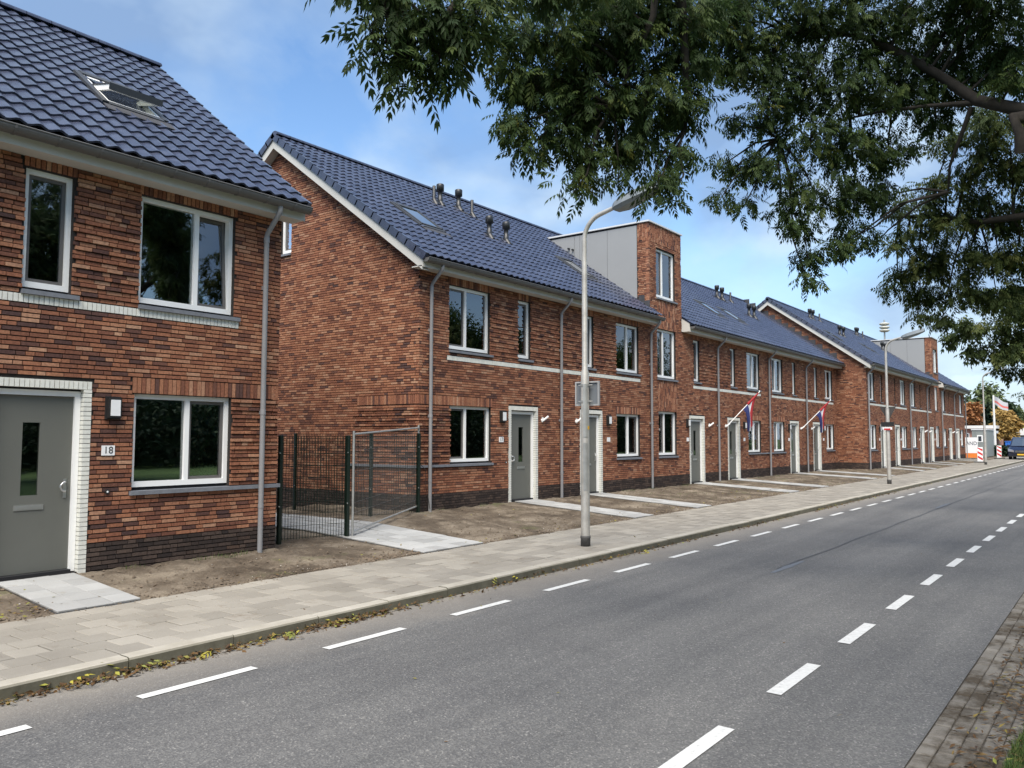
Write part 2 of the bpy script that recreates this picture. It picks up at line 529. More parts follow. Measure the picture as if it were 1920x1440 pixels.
class MB:
    def __init__(s):
        s.v = []; s.f = []; s.mi = []; s.sm = []
    def add(s, vs, fs, mi=0, smooth=False):
        b = len(s.v)
        s.v += [tuple(map(float, x)) for x in vs]
        for f in fs:
            s.f.append([b+i for i in f]); s.mi.append(mi); s.sm.append(smooth)
        return s
    def box(s, x0, x1, y0, y1, z0, z1, mi=0):
        return s.add([(x0,y0,z0),(x1,y0,z0),(x1,y1,z0),(x0,y1,z0),(x0,y0,z1),(x1,y0,z1),(x1,y1,z1),(x0,y1,z1)],
                     [(3,2,1,0),(4,5,6,7),(0,1,5,4),(1,2,6,5),(2,3,7,6),(3,0,4,7)], mi)
    def rbox(s, x0, x1, y0, y1, z0, z1, r, mi=0):
        """box with chamfered vertical and horizontal edges facing out"""
        vs = []
        for z, q in ((z0, r), (z0+r, 0), (z1-r, 0), (z1, r)):
            for (x, y) in ((x0+r, y0+q), (x1-r, y0+q), (x1-q, y0+r), (x1-q, y1-r), (x1-r, y1-q), (x0+r, y1-q), (x0+q, y1-r), (x0+q, y0+r)):
                vs.append((x, y, z))
        fs = [tuple(range(7, -1, -1)), tuple(range(24, 32))]
        for k in range(3):
            for i in range(8):
                j = (i+1) % 8
                fs.append((k*8+i, k*8+j, k*8+8+j, k*8+8+i))
        return s.add(vs, fs, mi)
    def tube(s, pts, rad, n=10, mi=0, cap=True, smooth=True):
        pts = [Vector(p) for p in pts]
        rad = rad if isinstance(rad, (list, tuple)) else [rad]*len(pts)
        vs = []; fs = []
        prev = None
        for i, p in enumerate(pts):
            d = (pts[min(i+1, len(pts)-1)] - pts[max(i-1, 0)])
            if d.length < 1e-9: d = Vector((0, 0, 1))
            d.normalize()
            if prev is None:
                a = d.orthogonal().normalized()
            else:
                a = prev - d*prev.dot(d)
                if a.length < 1e-6: a = d.orthogonal()
                a.normalize()
            prev = a
            bb = d.cross(a)
            for k in range(n):
                an = 2*math.pi*k/n
                q = p + (a*math.cos(an) + bb*math.sin(an))*rad[i]
                vs.append(tuple(q))
        for i in range(len(pts)-1):
            for k in range(n):
                k2 = (k+1) % n
                fs.append((i*n+k, i*n+k2, (i+1)*n+k2, (i+1)*n+k))
        s.add(vs, fs, mi, smooth)
        if cap:
            s.add(vs[:n], [tuple(range(n-1, -1, -1))], mi)
            s.add(vs[-n:], [tuple(range(n))], mi)
        return s
    def prism(s, poly, axis, a0, a1, mi=0, smooth=False):
        """poly: list of 2-tuples in the plane across axis"""
        def P(u, v, a):
            return {'x': (a, u, v), 'y': (u, a, v), 'z': (u, v, a)}[axis]
        n = len(poly)
        vs = [P(u, v, a0) for u, v in poly] + [P(u, v, a1) for u, v in poly]
        fs = [tuple(range(n-1, -1, -1)), tuple(range(n, 2*n))] + [(i, (i+1) % n, n+(i+1) % n, n+i) for i in range(n)]
        return s.add(vs, fs, mi, smooth)
    def lathe(s, cx, cy, prof, n=16, mi=0):
        vs = []; fs = []
        for (r, z) in prof:
            for k in range(n):
                a = 2*math.pi*k/n
                vs.append((cx+r*math.cos(a), cy+r*math.sin(a), z))
        for i in range(len(prof)-1):
            for k in range(n):
                k2 = (k+1) % n
                fs.append((i*n+k, i*n+k2, (i+1)*n+k2, (i+1)*n+k))
        fs.append(tuple(range(n-1, -1, -1)))
        fs.append(tuple(range((len(prof)-1)*n, len(prof)*n)))
        return s.add(vs, fs, mi, True)
    def mesh(s, name):
        me = bpy.data.meshes.new(name)
        me.from_pydata(s.v, [], s.f)
        me.polygons.foreach_set('material_index', s.mi)
        me.polygons.foreach_set('use_smooth', s.sm)
        me.update()
        return me
    def build(s, name, mat, parent=None, loc=None):
        return link(name, s.mesh(name), parent, mat, loc)

def np_mesh(name, V, F, tone=None, smooth=False):
    """V (n,3), F (m,k) all faces with k corners"""
    V = np.ascontiguousarray(V, dtype=np.float32); F = np.ascontiguousarray(F, dtype=np.int32)
    me = bpy.data.meshes.new(name)
    m, k = F.shape
    me.vertices.add(len(V)); me.vertices.foreach_set('co', V.ravel())
    me.loops.add(m*k); me.loops.foreach_set('vertex_index', F.ravel())
    me.polygons.add(m)
    me.polygons.foreach_set('loop_start', np.arange(0, m*k, k, dtype=np.int32))
    me.polygons.foreach_set('loop_total', np.full(m, k, dtype=np.int32))
    me.polygons.foreach_set('use_smooth', np.full(m, bool(smooth)))
    me.update(calc_edges=True)
    if tone is not None:
        a = me.attributes.new('tone', 'FLOAT', 'FACE')
        a.data.foreach_set('value', np.ascontiguousarray(tone, dtype=np.float32))
    me.validate()
    return me

# ------------------------------------------------------------------ brickwork
CH = 0.059      # course height
class Wall:
    """plane wall: origin O, direction u (2d unit), outward normal n (2d unit); v is z"""
    def __init__(s, O, u, n):
        s.O = np.array(O, float); s.u = np.array(u, float); s.n = np.array(n, float)
    def pts(s, U, D, V):
        # D = distance outward from the brick face plane
        x = s.O[0] + s.u[0]*U + s.n[0]*D
        y = s.O[1] + s.u[1]*U + s.n[1]*D
        return np.stack([x, y, V], -1)

def boxes(W, B, depth=0.10):
    """B (n,5): u0,u1,v0,v1,out -> verts, quads (front, bottom, right, top, left)"""
    B = np.asarray(B, float)
    n = len(B)
    u0, u1, v0, v1, o = B.T
    P = [W.pts(u0, o, v0), W.pts(u1, o, v0), W.pts(u1, o, v1), W.pts(u0, o, v1),
         W.pts(u0, o-depth, v0), W.pts(u1, o-depth, v0), W.pts(u1, o-depth, v1), W.pts(u0, o-depth, v1)]
    V = np.stack(P, 1).reshape(-1, 3)
    q = np.array([(0,1,2,3),(4,5,1,0),(1,5,6,2),(3,2,6,7),(4,0,3,7)])
    F = (np.arange(n)[:, None, None]*8 + q[None]).reshape(-1, 4)
    return V, F

def lay(u0, u1, v0, v1, holes, relief=(), plinth=None, rng=None, vmax=None, patch_seed=0.0):
    """returns boxes list and tones for a wall in wild bond; holes (u0,u1,v0,v1)"""
    rng = rng or R
    out = []; tones = []
    k = 0
    J = 0.011
    v = v0
    while v + 0.02 < v1:
        t = min(v + CH - 0.0145, v1)
        vm = (v+t)/2
        spans = [(u0, u1)]
        for (a, b, c, d) in holes:
            if c - 0.012 < vm < d + 0.012:
                ns = []
                for (p, q) in spans:
                    if b <= p or a >= q:
                        ns.append((p, q)); continue
                    if a > p: ns.append((p, a - J*0.5))
                    if b < q: ns.append((b + J*0.5, q))
                spans = ns
        u = u0 - rng.random()*0.2
        while u < u1:
            L = 0.205 if rng.random() < 0.68 else 0.098
            e = u + L
            for (p, q) in spans:
                a, b = max(u, p), min(e, q)
                if b - a < 0.035: continue
                if vmax is not None and t > min(vmax(a), vmax(b)): continue
                o = rng.uniform(-0.0025, 0.0025)
                for (ra, rb, rc, rd) in relief:
                    if ra <= (a+b)/2 <= rb and rc <= vm <= rd and k % 2 == 0:
                        o += 0.022
                out.append((a, b, v, t, o))
                if plinth is not None and vm < plinth:
                    tones.append(0.55 + 0.45*rng.random())
                else:
                    tones.append(0.5*min(1.0, max(0.0, rng.betavariate(2.3, 1.5))))
            u = e + J
        v += CH
        k += 1
    return out, tones

def soldiers(u0, u1, v0, v1, rng=None, wid=0.051, rows=1, out=0.0):
    rng = rng or R
    J = 0.009 if wid < 0.0505 else 0.0125
    o = []; tn = []
    n = max(1, round((u1-u0)/(wid+J)))
    st = (u1-u0)/n
    h = (v1-v0)/rows
    for i in range(n):
        offs = 0
        cuts = [v0+h*r for r in range(rows)] + [v1]
        if rows > 1:
            sh = rng.random()*h
            cuts = [v0] + [min(v1, v0+sh+h*r) for r in range(rows)] + [v1]
        for c, d in zip(cuts[:-1], cuts[1:]):
            if d - c < 0.04: continue
            o.append((u0+i*st+J/2, u0+(i+1)*st-J/2, c+J/2, d-J/2, out+rng.uniform(-0.003, 0.003)))
            tn.append(0.5*rng.betavariate(2.1, 1.5))
    return o, tn

def mortar_plane(W, u0, u1, v0, v1, holes, off=-0.018, depth=0.30, vmaxpts=None):
    """wall sheet behind the brick faces with true openings, and the reveals of the openings"""
    mb = MB()
    us = sorted(set([u0, u1] + [h[0] for h in holes] + [h[1] for h in holes]))
    vs = sorted(set([v0, v1] + [h[2] for h in holes] + [h[3] for h in holes]))
    us = [x for x in us if u0 <= x <= u1]; vs = [x for x in vs if v0 <= x <= v1]
    def P(u, d, v):
        return tuple(W.pts(np.array(u), np.array(d), np.array(v)))
    for a, b in zip(us[:-1], us[1:]):
        for c, d in zip(vs[:-1], vs[1:]):
            um, vm = (a+b)/2, (c+d)/2
            if any(h[0] < um < h[1] and h[2] < vm < h[3] for h in holes): continue
            mb.add([P(a, off, c), P(b, off, c), P(b, off, d), P(a, off, d)], [(0, 1, 2, 3)])
            mb.add([P(a, off-depth, c), P(b, off-depth, c), P(b, off-depth, d), P(a, off-depth, d)], [(3, 2, 1, 0)], 1)
    for (a, b, c, d) in holes:
        a, b, c, d = max(a, u0), min(b, u1), max(c, v0), min(d, v1)
        o, i = off, off-depth
        mb.add([P(a,o,c),P(a,i,c),P(a,i,d),P(a,o,d)], [(0,1,2,3)], 1)
        mb.add([P(b,o,c),P(b,i,c),P(b,i,d),P(b,o,d)], [(3,2,1,0)], 1)
        mb.add([P(a,o,d),P(a,i,d),P(b,i,d),P(b,o,d)], [(0,1,2,3)], 1)
        mb.add([P(a,o,c),P(a,i,c),P(b,i,c),P(b,o,c)], [(3,2,1,0)], 1)
    return mb

UNIT_BRICK = None
def unit_brick():
    global UNIT_BRICK
    if UNIT_BRICK is None:
        mb = MB()
        mb.box(-0.5, 0.5, 0.0, 1.0, -0.5, 0.5)
        UNIT_BRICK = mb.mesh('brick')
        UNIT_BRICK.materials.append(M_BRICKO)
    return UNIT_BRICK

def put_bricks(W, bl, tn, wall_obj, single=0):
    """bl boxes; the `single` bricks nearest the camera become objects of their own, the rest one joined part"""
    bl = np.asarray(bl); tn = np.asarray(tn)
    if single:
        mid = W.pts((bl[:, 0]+bl[:, 1])/2, bl[:, 4], (bl[:, 2]+bl[:, 3])/2)
        d = np.linalg.norm(mid - CAM, axis=1)
        d = d + np.where((bl[:, 1]-bl[:, 0] < 0.15) | (tn > 0.51), 1000, 0)
        vis = (mid - CAM) @ _r2 / ((mid - CAM) @ _fw) * 1519 + 960
        d = d + np.where(vis < 4, 1000, 0)
        idx = np.argsort(d)[:single]
        me = unit_brick()
        ang = math.atan2(W.u[1], W.u[0])
        for i in idx:
            a, b_, c, e, o = bl[i]
            ob = bpy.data.objects.new('brick', me)
            q = W.pts(np.array((a+b_)/2), np.array(o), np.array((c+e)/2))
            ob.location = tuple(q)
            ob.rotation_euler = (0, 0, ang)
            ob.scale = (b_-a, 0.09 if (-math.sin(ang)*-W.n[0] + math.cos(ang)*-W.n[1]) > 0 else -0.09, e-c)
            COL.objects.link(ob)
            setparent(ob, wall_obj)
        keep = np.ones(len(bl), bool); keep[idx] = False
        bl, tn = bl[keep], tn[keep]
    V, F = boxes(W, bl)
    off = np.zeros(3)
    me = np_mesh('brickwork', V, F, np.repeat(tn, 5))
    o = link('brickwork', me, wall_obj, M_BRICK)
    o['kind'] = 'stuff'
    o.location = Vector(o.location)
    return o

# ------------------------------------------------------------------ roof tiles
TW, TL, EXP = 0.2345, 0.375, 0.333
def tile_template(seg=8):
    ts = np.linspace(0, 1, seg+1)
    # pantile section: pan, then a roll that drops steeply
    nn = 0.018*(1-np.cos(2*np.pi*np.power(ts, 1.35))) + 0.006*ts
    us = ts*(TW+0.012)
    V = []
    for u, h in zip(us, nn): V.append((u, 0.0, h+0.036))       # lower edge, top
    for u, h in zip(us, nn): V.append((u, TL, h+0.004))         # upper edge
    for u, h in zip(us, nn): V.append((u, 0.002, h+0.008))     # lower edge, underside
    F = []
    n = seg+1
    for i in range(seg):
        F.append((i, i+1, n+i+1, n+i))
        F.append((2*n+i, 2*n+i+1, i+1, i))
    return np.array(V), np.array(F)
TILE_V, TILE_F = tile_template()
TILE_V6, TILE_F6 = tile_template(5)
TILE_ME = None

def roof_slope(parent, xa, xb, ye, ze, yr, zr, skip=(), single=0, lowres=False):
    """front slope tiles from eave (ye,ze) to ridge (yr,zr); skip: rects (x0,x1,y0,y1) left open"""
    global TILE_ME
    sl = math.hypot(yr-ye, zr-ze)
    cy, sy = (yr-ye)/sl, (zr-ze)/sl
    rows = int(round(sl/EXP))
    ex = sl/rows
    TV, TF = (TILE_V6, TILE_F6) if lowres else (TILE_V, TILE_F)
    x_start = math.ceil((xa-0.001)/TW)*TW
    P = []
    x = x_start
    while x < xb - 0.03:
        for r in range(rows):
            s = r*ex
            y = ye + cy*s
            zz = ze + sy*s
            cx_, cy_ = x+TW/2, ye+cy*(s+TL/2)
            if any(a < cx_ < b and c < cy_ < d for a, b, c, d in skip): continue
            P.append((x, y, zz))
        x += TW
    P = np.array(P)
    def place(P, TV):
        X = P[:, None, 0] + TV[None, :, 0]
        Y = P[:, None, 1] + TV[None, :, 1]*cy - TV[None, :, 2]*sy
        Z = P[:, None, 2] + TV[None, :, 1]*sy + TV[None, :, 2]*cy
        return np.stack([X, Y, Z], -1)
    if single:
        d = np.linalg.norm(P - CAM, axis=1)
        vis = (P - CAM) @ _r2 / ((P - CAM) @ _fw) * 1519 + 960
        d = d + np.where(vis < -30, 1000, 0)
        order = np.argsort(d)
        idx = order[:single]
        if TILE_ME is None:
            TILE_ME = {}
        key = (round(cy, 4),)
        if key not in TILE_ME:
            V = np.stack([TILE_V[:, 0], TILE_V[:, 1]*cy - TILE_V[:, 2]*sy, TILE_V[:, 1]*sy + TILE_V[:, 2]*cy], -1)
            TILE_ME[key] = np_mesh('roof_tile', V, TILE_F, smooth=False)
            TILE_ME[key].materials.append(M_TILE)
        for i in idx:
            o = bpy.data.objects.new('roof_tile', TILE_ME[key])
            o.location = tuple(P[i])
            o.rotation_euler = (R.uniform(-0.006, 0.006), R.uniform(-0.004, 0.004), R.uniform(-0.004, 0.004))
            COL.objects.link(o)
            setparent(o, parent)
        P = np.delete(P, idx, axis=0)
    if len(P):
        P = P + NR.uniform(-0.0035, 0.0035, P.shape)
        V = place(P, TV).reshape(-1, 3)
        F = (np.arange(len(P))[:, None, None]*len(TV) + TF[None]).reshape(-1, 4)
        o = link('roof_tiling', np_mesh('roof_tiling', V, F), parent, M_TILE)
        o['kind'] = 'stuff'
    return cy, sy

# ------------------------------------------------------------------ house parts
def window(parent, W, u0, u1, v0, v1, mull=None, sash='R', sill=None, inset=0.08, tilt=False, band_gap=True, sill_h=0.055, reveal_strip=False):
    """white frame with one or two lights; sill (u0,u1)"""
    fw_ = 0.062
    def P(u, d, v):
        return tuple(W.pts(np.array(float(u)), np.array(float(d)), np.array(float(v))))
    def bx(mb, a, b, d0, d1, c, e, mi=0):
        vs = [P(a,d0,c),P(b,d0,c),P(b,d1,c),P(a,d1,c),P(a,d0,e),P(b,d0,e),P(b,d1,e),P(a,d1,e)]
        return mb.add(vs, [(3,2,1,0),(4,5,6,7),(0,1,5,4),(1,2,6,5),(2,3,7,6),(3,0,4,7)], mi)
    o0, o1 = -inset, -inset-0.11
    mb = MB()
    bx(mb, u0, u0+fw_, o0, o1, v0, v1)
    bx(mb, u1-fw_, u1, o0, o1, v0, v1)
    bx(mb, u0+fw_, u1-fw_, o0, o1, v1-fw_, v1)
    bx(mb, u0+fw_, u1-fw_, o0, o1, v0, v0+fw_+0.012)
    lights = []
    if mull is None:
        lights.append((u0+fw_, u1-fw_, True))
    else:
        um = u0 + (u1-u0)*mull
        bx(mb, um-0.034, um+0.034, o0-0.002, o1, v0+fw_+0.012, v1-fw_)
        lights.append((u0+fw_, um-0.034, sash == 'L'))
        lights.append((um+0.034, u1-fw_, sash == 'R'))
    win = mb.build('window', M_WFRAME, parent)
    if reveal_strip:  # added pale strips stand in for the lighter inner reveals
        cm = MB()
        n_ = 14
        cw = (u1-u0)*(0.16 if mull else 0.3)
        for (ca, cb) in ((u1-0.03-cw, u1-0.03),) if not mull else ((u1-0.03-cw, u1-0.03), (u0+0.03, u0+0.03+cw*0.7)):
            V_ = []
            for i in range(n_+1):
                uu = ca+(cb-ca)*i/n_
                dd_ = -inset-0.20+0.022*math.sin(i*1.9)
                V_ += [P(uu, dd_, v0+0.03), P(uu, dd_, v1-0.01)]
            cm.add(V_, [(2*i, 2*i+2, 2*i+3, 2*i+1) for i in range(n_)], 0, True)
        cm.build('reveal_strip', M_REVEAL, win)
    a0, a1 = v0+fw_+0.012, v1-fw_
    for (a, b, is_sash) in lights:
        if is_sash:
            sb = MB()
            s = 0.045
            e0, e1 = o0-0.035, o1-0.005
            bx(sb, a+0.002, a+s, e0, e1, a0+0.002, a1-0.002); bx(sb, b-s, b-0.002, e0, e1, a0+0.002, a1-0.002)
            bx(sb, a+s, b-s, e0, e1, a1-s, a1-0.002); bx(sb, a+s, b-s, e0, e1, a0+0.002, a0+s)
            if tilt:
                sb.v = [(x, y + max(0.0, z-a0)*0.07, z) for (x, y, z) in sb.v]
            sb.build('sash', M_SASH, win)
            g = MB()
            bx(g, a+s, b-s, o0-0.055, o0-0.063, a0+s, a1-s)
            if tilt:
                g.v = [(x, y + max(0.0, z-a0)*0.07, z) for (x, y, z) in g.v]
            g.build('pane', M_GLASS, win)
        else:
            g = MB()
            bx(g, a, b, o0-0.045, o0-0.053, a0, a1)
            g.build('pane', M_GLASS, win)
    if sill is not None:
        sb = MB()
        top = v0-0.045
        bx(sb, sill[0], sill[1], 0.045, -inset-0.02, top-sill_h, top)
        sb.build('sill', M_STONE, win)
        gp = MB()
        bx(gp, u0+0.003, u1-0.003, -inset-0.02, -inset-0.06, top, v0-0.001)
        gp.build('sill_shadow', M_GAP, win)  # dark strip painted in for the shaded gap below the frame
    return win

def door(parent, W, u0, u1, vb, hinge='L', number=None):
    """u0,u1 outer edges of the white brick surround, vb ground"""
    def P(u, d, v):
        return tuple(W.pts(np.array(float(u)), np.array(float(d)), np.array(float(v))))
    def bx(mb, a, b, d0, d1, c, e, mi=0):
        vs = [P(a,d0,c),P(b,d0,c),P(b,d1,c),P(a,d1,c),P(a,d0,e),P(b,d0,e),P(b,d1,e),P(a,d1,e)]
        return mb.add(vs, [(3,2,1,0),(4,5,6,7),(0,1,5,4),(1,2,6,5),(2,3,7,6),(3,0,4,7)], mi)
    top = vb + 2.42
    s = 0.098
    # white brick surround: jambs of headers, soldier lintel
    bl = []
    v = vb - 0.03
    while v < top-0.115:
        e = min(v+CH-0.008, top-0.112)
        for (a, b) in ((u0, u0+s), (u1-s, u1)):
            bl.append((a, b, v, e, 0.006+R.uniform(-0.002, 0.002)))
        v += CH
    so_, _ = soldiers(u0, u1, top-0.112, top, wid=0.05, out=0.006)
    V, F = boxes(W, bl+so_, 0.115)
    sur = link('door_surround', np_mesh('door_surround', V, F), parent, M_WBRICK)
    a, b = u0+s+0.004, u1-s-0.004
    fr_ = MB()
    f = 0.068
    hd = top-0.112-0.022
    bx(fr_, a, a+f, -0.075, -0.19, vb, hd)
    bx(fr_, b-f, b, -0.075, -0.19, vb, hd)
    bx(fr_, a+f, b-f, -0.075, -0.19, hd-f, hd)
    frame = fr_.build('door_frame', M_WFRAME, parent)
    jb = MB()
    bx(jb, a, b, -0.08, -0.19, hd+0.001, hd+0.021)
    jb.build('head_joint', M_GAP, frame)
    th = MB()
    bx(th, a+f, b-f, -0.03, -0.20, vb-0.02, vb+0.03)
    th.build('threshold', M_GAP, frame)
    la, lb = a+f+0.004, b-f-0.004
    w_ = lb-la
    dl = MB()
    d0, d1 = -0.115, -0.165
    z0, z1 = vb+0.035, hd-f-0.004
    ga, gb = la+w_*0.36, la+w_*0.58
    if hinge == 'R':
        ga, gb = la+w_*0.42, la+w_*0.64
    gz0, gz1 = vb+0.98, vb+1.88
    bx(dl, la, ga, d0, d1, z0, z1); bx(dl, gb, lb, d0, d1, z0, z1)
    bx(dl, ga, gb, d0, d1, z0, gz0); bx(dl, ga, gb, d0, d1, gz1, z1)
    leaf = dl.build('door', M_DOOR, parent)
    g = MB(); bx(g, ga, gb, d0-0.02, d0-0.028, gz0, gz1); g.build('door_pane', M_GLASS, leaf)
    ls = MB()
    lm = (ga+gb)/2
    bx(ls, lm-0.17, lm+0.17, d0+0.010, d0+0.0005, vb+0.80, vb+0.865)
    bx(ls, lm-0.14, lm+0.14, d0+0.016, d0+0.010, vb+0.815, vb+0.85)
    ls.build('letter_slot', M_CHROME, leaf)
    hx = lb-0.07 if hinge == 'L' else la+0.07
    sg = -1 if hinge == 'L' else 1
    hb = MB()
    bx(hb, hx-0.018, hx+0.018, d0+0.010, d0+0.0005, vb+0.93, vb+1.17)
    pts = [P(hx, d0+0.012, vb+1.13)] + [P(hx+sg*0.075*math.sin(x), d0+0.055, vb+1.07+0.062*math.cos(x)) for x in np.linspace(0.2, math.pi-0.2, 7)] + [P(hx, d0+0.012, vb+1.01)]
    hb.tube(pts, 0.011, 8)
    hb.build('handle', M_CHROME, leaf)
    return leaf

def wall_lamp(parent, W, u, v):
    def P(a, d, c): return tuple(W.pts(np.array(float(a)), np.array(float(d)), np.array(float(c))))
    def bx(mb, a, b, d0, d1, c, e):
        vs = [P(a,d0,c),P(b,d0,c),P(b,d1,c),P(a,d1,c),P(a,d0,e),P(b,d0,e),P(b,d1,e),P(a,d1,e)]
        return mb.add(vs, [(3,2,1,0),(4,5,6,7),(0,1,5,4),(1,2,6,5),(2,3,7,6),(3,0,4,7)])
    mb = MB(); bx(mb, u-0.085, u+0.085, 0.085, -0.01, v-0.13, v+0.13); bx(mb, u-0.10, u+0.10, 0.03, -0.01, v-0.15, v+0.15)
    l = mb.build('wall_lamp', M_BLACK, parent)
    m2 = MB(); bx(m2, u-0.062, u+0.062, 0.098, 0.06, v-0.105, v+0.105); m2.build('diffuser', M_DIFF, l)

def text_mesh(txt, size):
    cu = bpy.data.curves.new('t', 'FONT')
    cu.body = txt
    cu.size = size
    cu.align_x = 'CENTER'
    cu.align_y = 'CENTER'
    cu.extrude = 0.001
    o = bpy.data.objects.new('t', cu)
    COL.objects.link(o)
    dg = bpy.context.evaluated_depsgraph_get()
    me = bpy.data.meshes.new_from_object(o.evaluated_get(dg))
    bpy.data.objects.remove(o)
    bpy.data.curves.remove(cu)
    return me

def number_plate(parent, yF, u, v, txt=None):
    mb = MB(); mb.box(u-0.085, u+0.085, yF-0.014, yF+0.01, v-0.065, v+0.065)
    p_ = mb.build('number_plate', M_WPLATE, parent)
    if txt:
        me = text_mesh(txt, 0.13)
        me.transform(Matrix.Rotation(math.pi/2, 4, 'X'))
        me.transform(Matrix.Translation((u, yF-0.016, v)))
        link('house_number', me, p_, M_BLACK)

def flag_socket(parent, yF, u, v, s=1):
    mb = MB()
    mb.tube([(u, yF+0.01, v-0.05), (u, yF-0.025, v-0.05)], 0.045, 10)
    mb.tube([(u, yF-0.01, v-0.09), (u, yF-0.03, v+0.03)], 0.028, 8)
    mb.tube([(u, yF-0.03, v-0.06), (u+0.10, yF-0.15, v+0.06)], 0.030, 10)
    mb.build('flag_socket', M_WFRAME, parent)

def downpipe(parent, x, yF, zb, yg, zg):
    mb = MB()
    yp = yF-0.085
    mb.tube([(x, yp, zb-0.08), (x, yp, zg-0.52), (x, yp-0.02, zg-0.46), (x, yg+0.03, zg-0.20), (x, yg, zg-0.15), (x, yg, zg-0.06)], 0.040, 12)
    mb.tube([(x, yp, zb+2.05), (x, yp, zb+2.13)], 0.045, 12)
    mb.tube([(x, yp, zb+0.62), (x, yp, zb+0.68)], 0.044, 12)
    mb.tube([(x, yp, zg-0.60), (x, yp, zg-0.52)], 0.045, 12)
    mb.box(x-0.012, x+0.012, yp, yF+0.01, zb+2.06, zb+2.12)
    mb.box(x-0.012, x+0.012, yp, yF+0.01, zb+4.0, zb+4.06)
    return mb.build('downpipe', M_PIPE, parent)

def gutter(parent, xa, xb, yF, zs, endL=False, endR=False):
    """white fascia and soffit box with a half-round gutter in front; zs = underside of the fascia"""
    mb = MB()
    mb.box(xa, xb, yF-0.30, yF+0.02, zs, zs+0.022)
    mb.box(xa, xb, yF-0.318, yF-0.296, zs-0.012, zs+0.15)
    mb.build('fascia', M_FASCIA, parent)
    yc, zc_, r = yF-0.415, zs+0.172, 0.092
    prof = []
    for k in range(11):
        a = math.pi + math.pi*k/10
        prof.append((yc + r*math.cos(a), zc_ + r*math.sin(a)))
    inn = [(yc + (r-0.006)*math.cos(math.pi+math.pi*k/10), zc_ + (r-0.006)*math.sin(math.pi+math.pi*k/10)) for k in range(10, -1, -1)]
    g = MB()
    g.prism(prof+inn, 'x', xa, xb, 0)
    g.tube([(xa, yc-r, zc_+0.004), (xb, yc-r, zc_+0.004)], 0.010, 6)
    for e, x in ((endL, xa), (endR, xb)):
        if e:
            g.prism(prof, 'x', x-0.003, x+0.003, 0)
    gu = g.build('gutter', M_ZINC, parent)
    x = xa + 0.25
    while x < xb-0.05:
        pr2 = [(yc + (r+0.007)*math.cos(math.pi+math.pi*k/8), zc_ + (r+0.007)*math.sin(math.pi+math.pi*k/8)) for k in range(9)]
        in2 = [(yc + (r+0.0005)*math.cos(math.pi+math.pi*k/8), zc_ + (r+0.0005)*math.sin(math.pi+math.pi*k/8)) for k in range(8, -1, -1)]
        one = MB(); one.prism(pr2+in2, 'x', x-0.014, x+0.014)
        one.build('gutter_bracket', M_ZINC, gu)
        x += 0.50
    return yc, zc_+0.0

def vent(parent, kind, x, y, z):
    """kind: cap (wide cowl) or thin"""
    mb = MB()
    if kind == 'cap':
        mb.lathe(x, y, [(0.085, z-0.15), (0.082, z+0.22), (0.07, z+0.23), (0.07, z+0.42), (0.115, z+0.425), (0.118, z+0.615), (0.10, z+0.635)], 14)
    else:
        mb.lathe(x, y, [(0.065, z-0.15), (0.062, z+0.12), (0.052, z+0.14), (0.052, z+0.52), (0.045, z+0.53)], 12)
    mb.tube([(x, y-0.12, z-0.10), (x, y, z+0.10)], [0.10, 0.075], 10)
    v_ = mb.build('roof_vent', M_VENT, parent)
    fl = MB()
    sl = 0.715
    fl.add([(x-0.16, y-0.30, z-0.30*sl+0.045), (x+0.16, y-0.30, z-0.30*sl+0.045), (x+0.16, y+0.10, z+0.10*sl+0.06), (x-0.16, y+0.10, z+0.10*sl+0.06)], [(0, 1, 2, 3)])
    fl.build('vent_flashing', M_LEAD, v_)

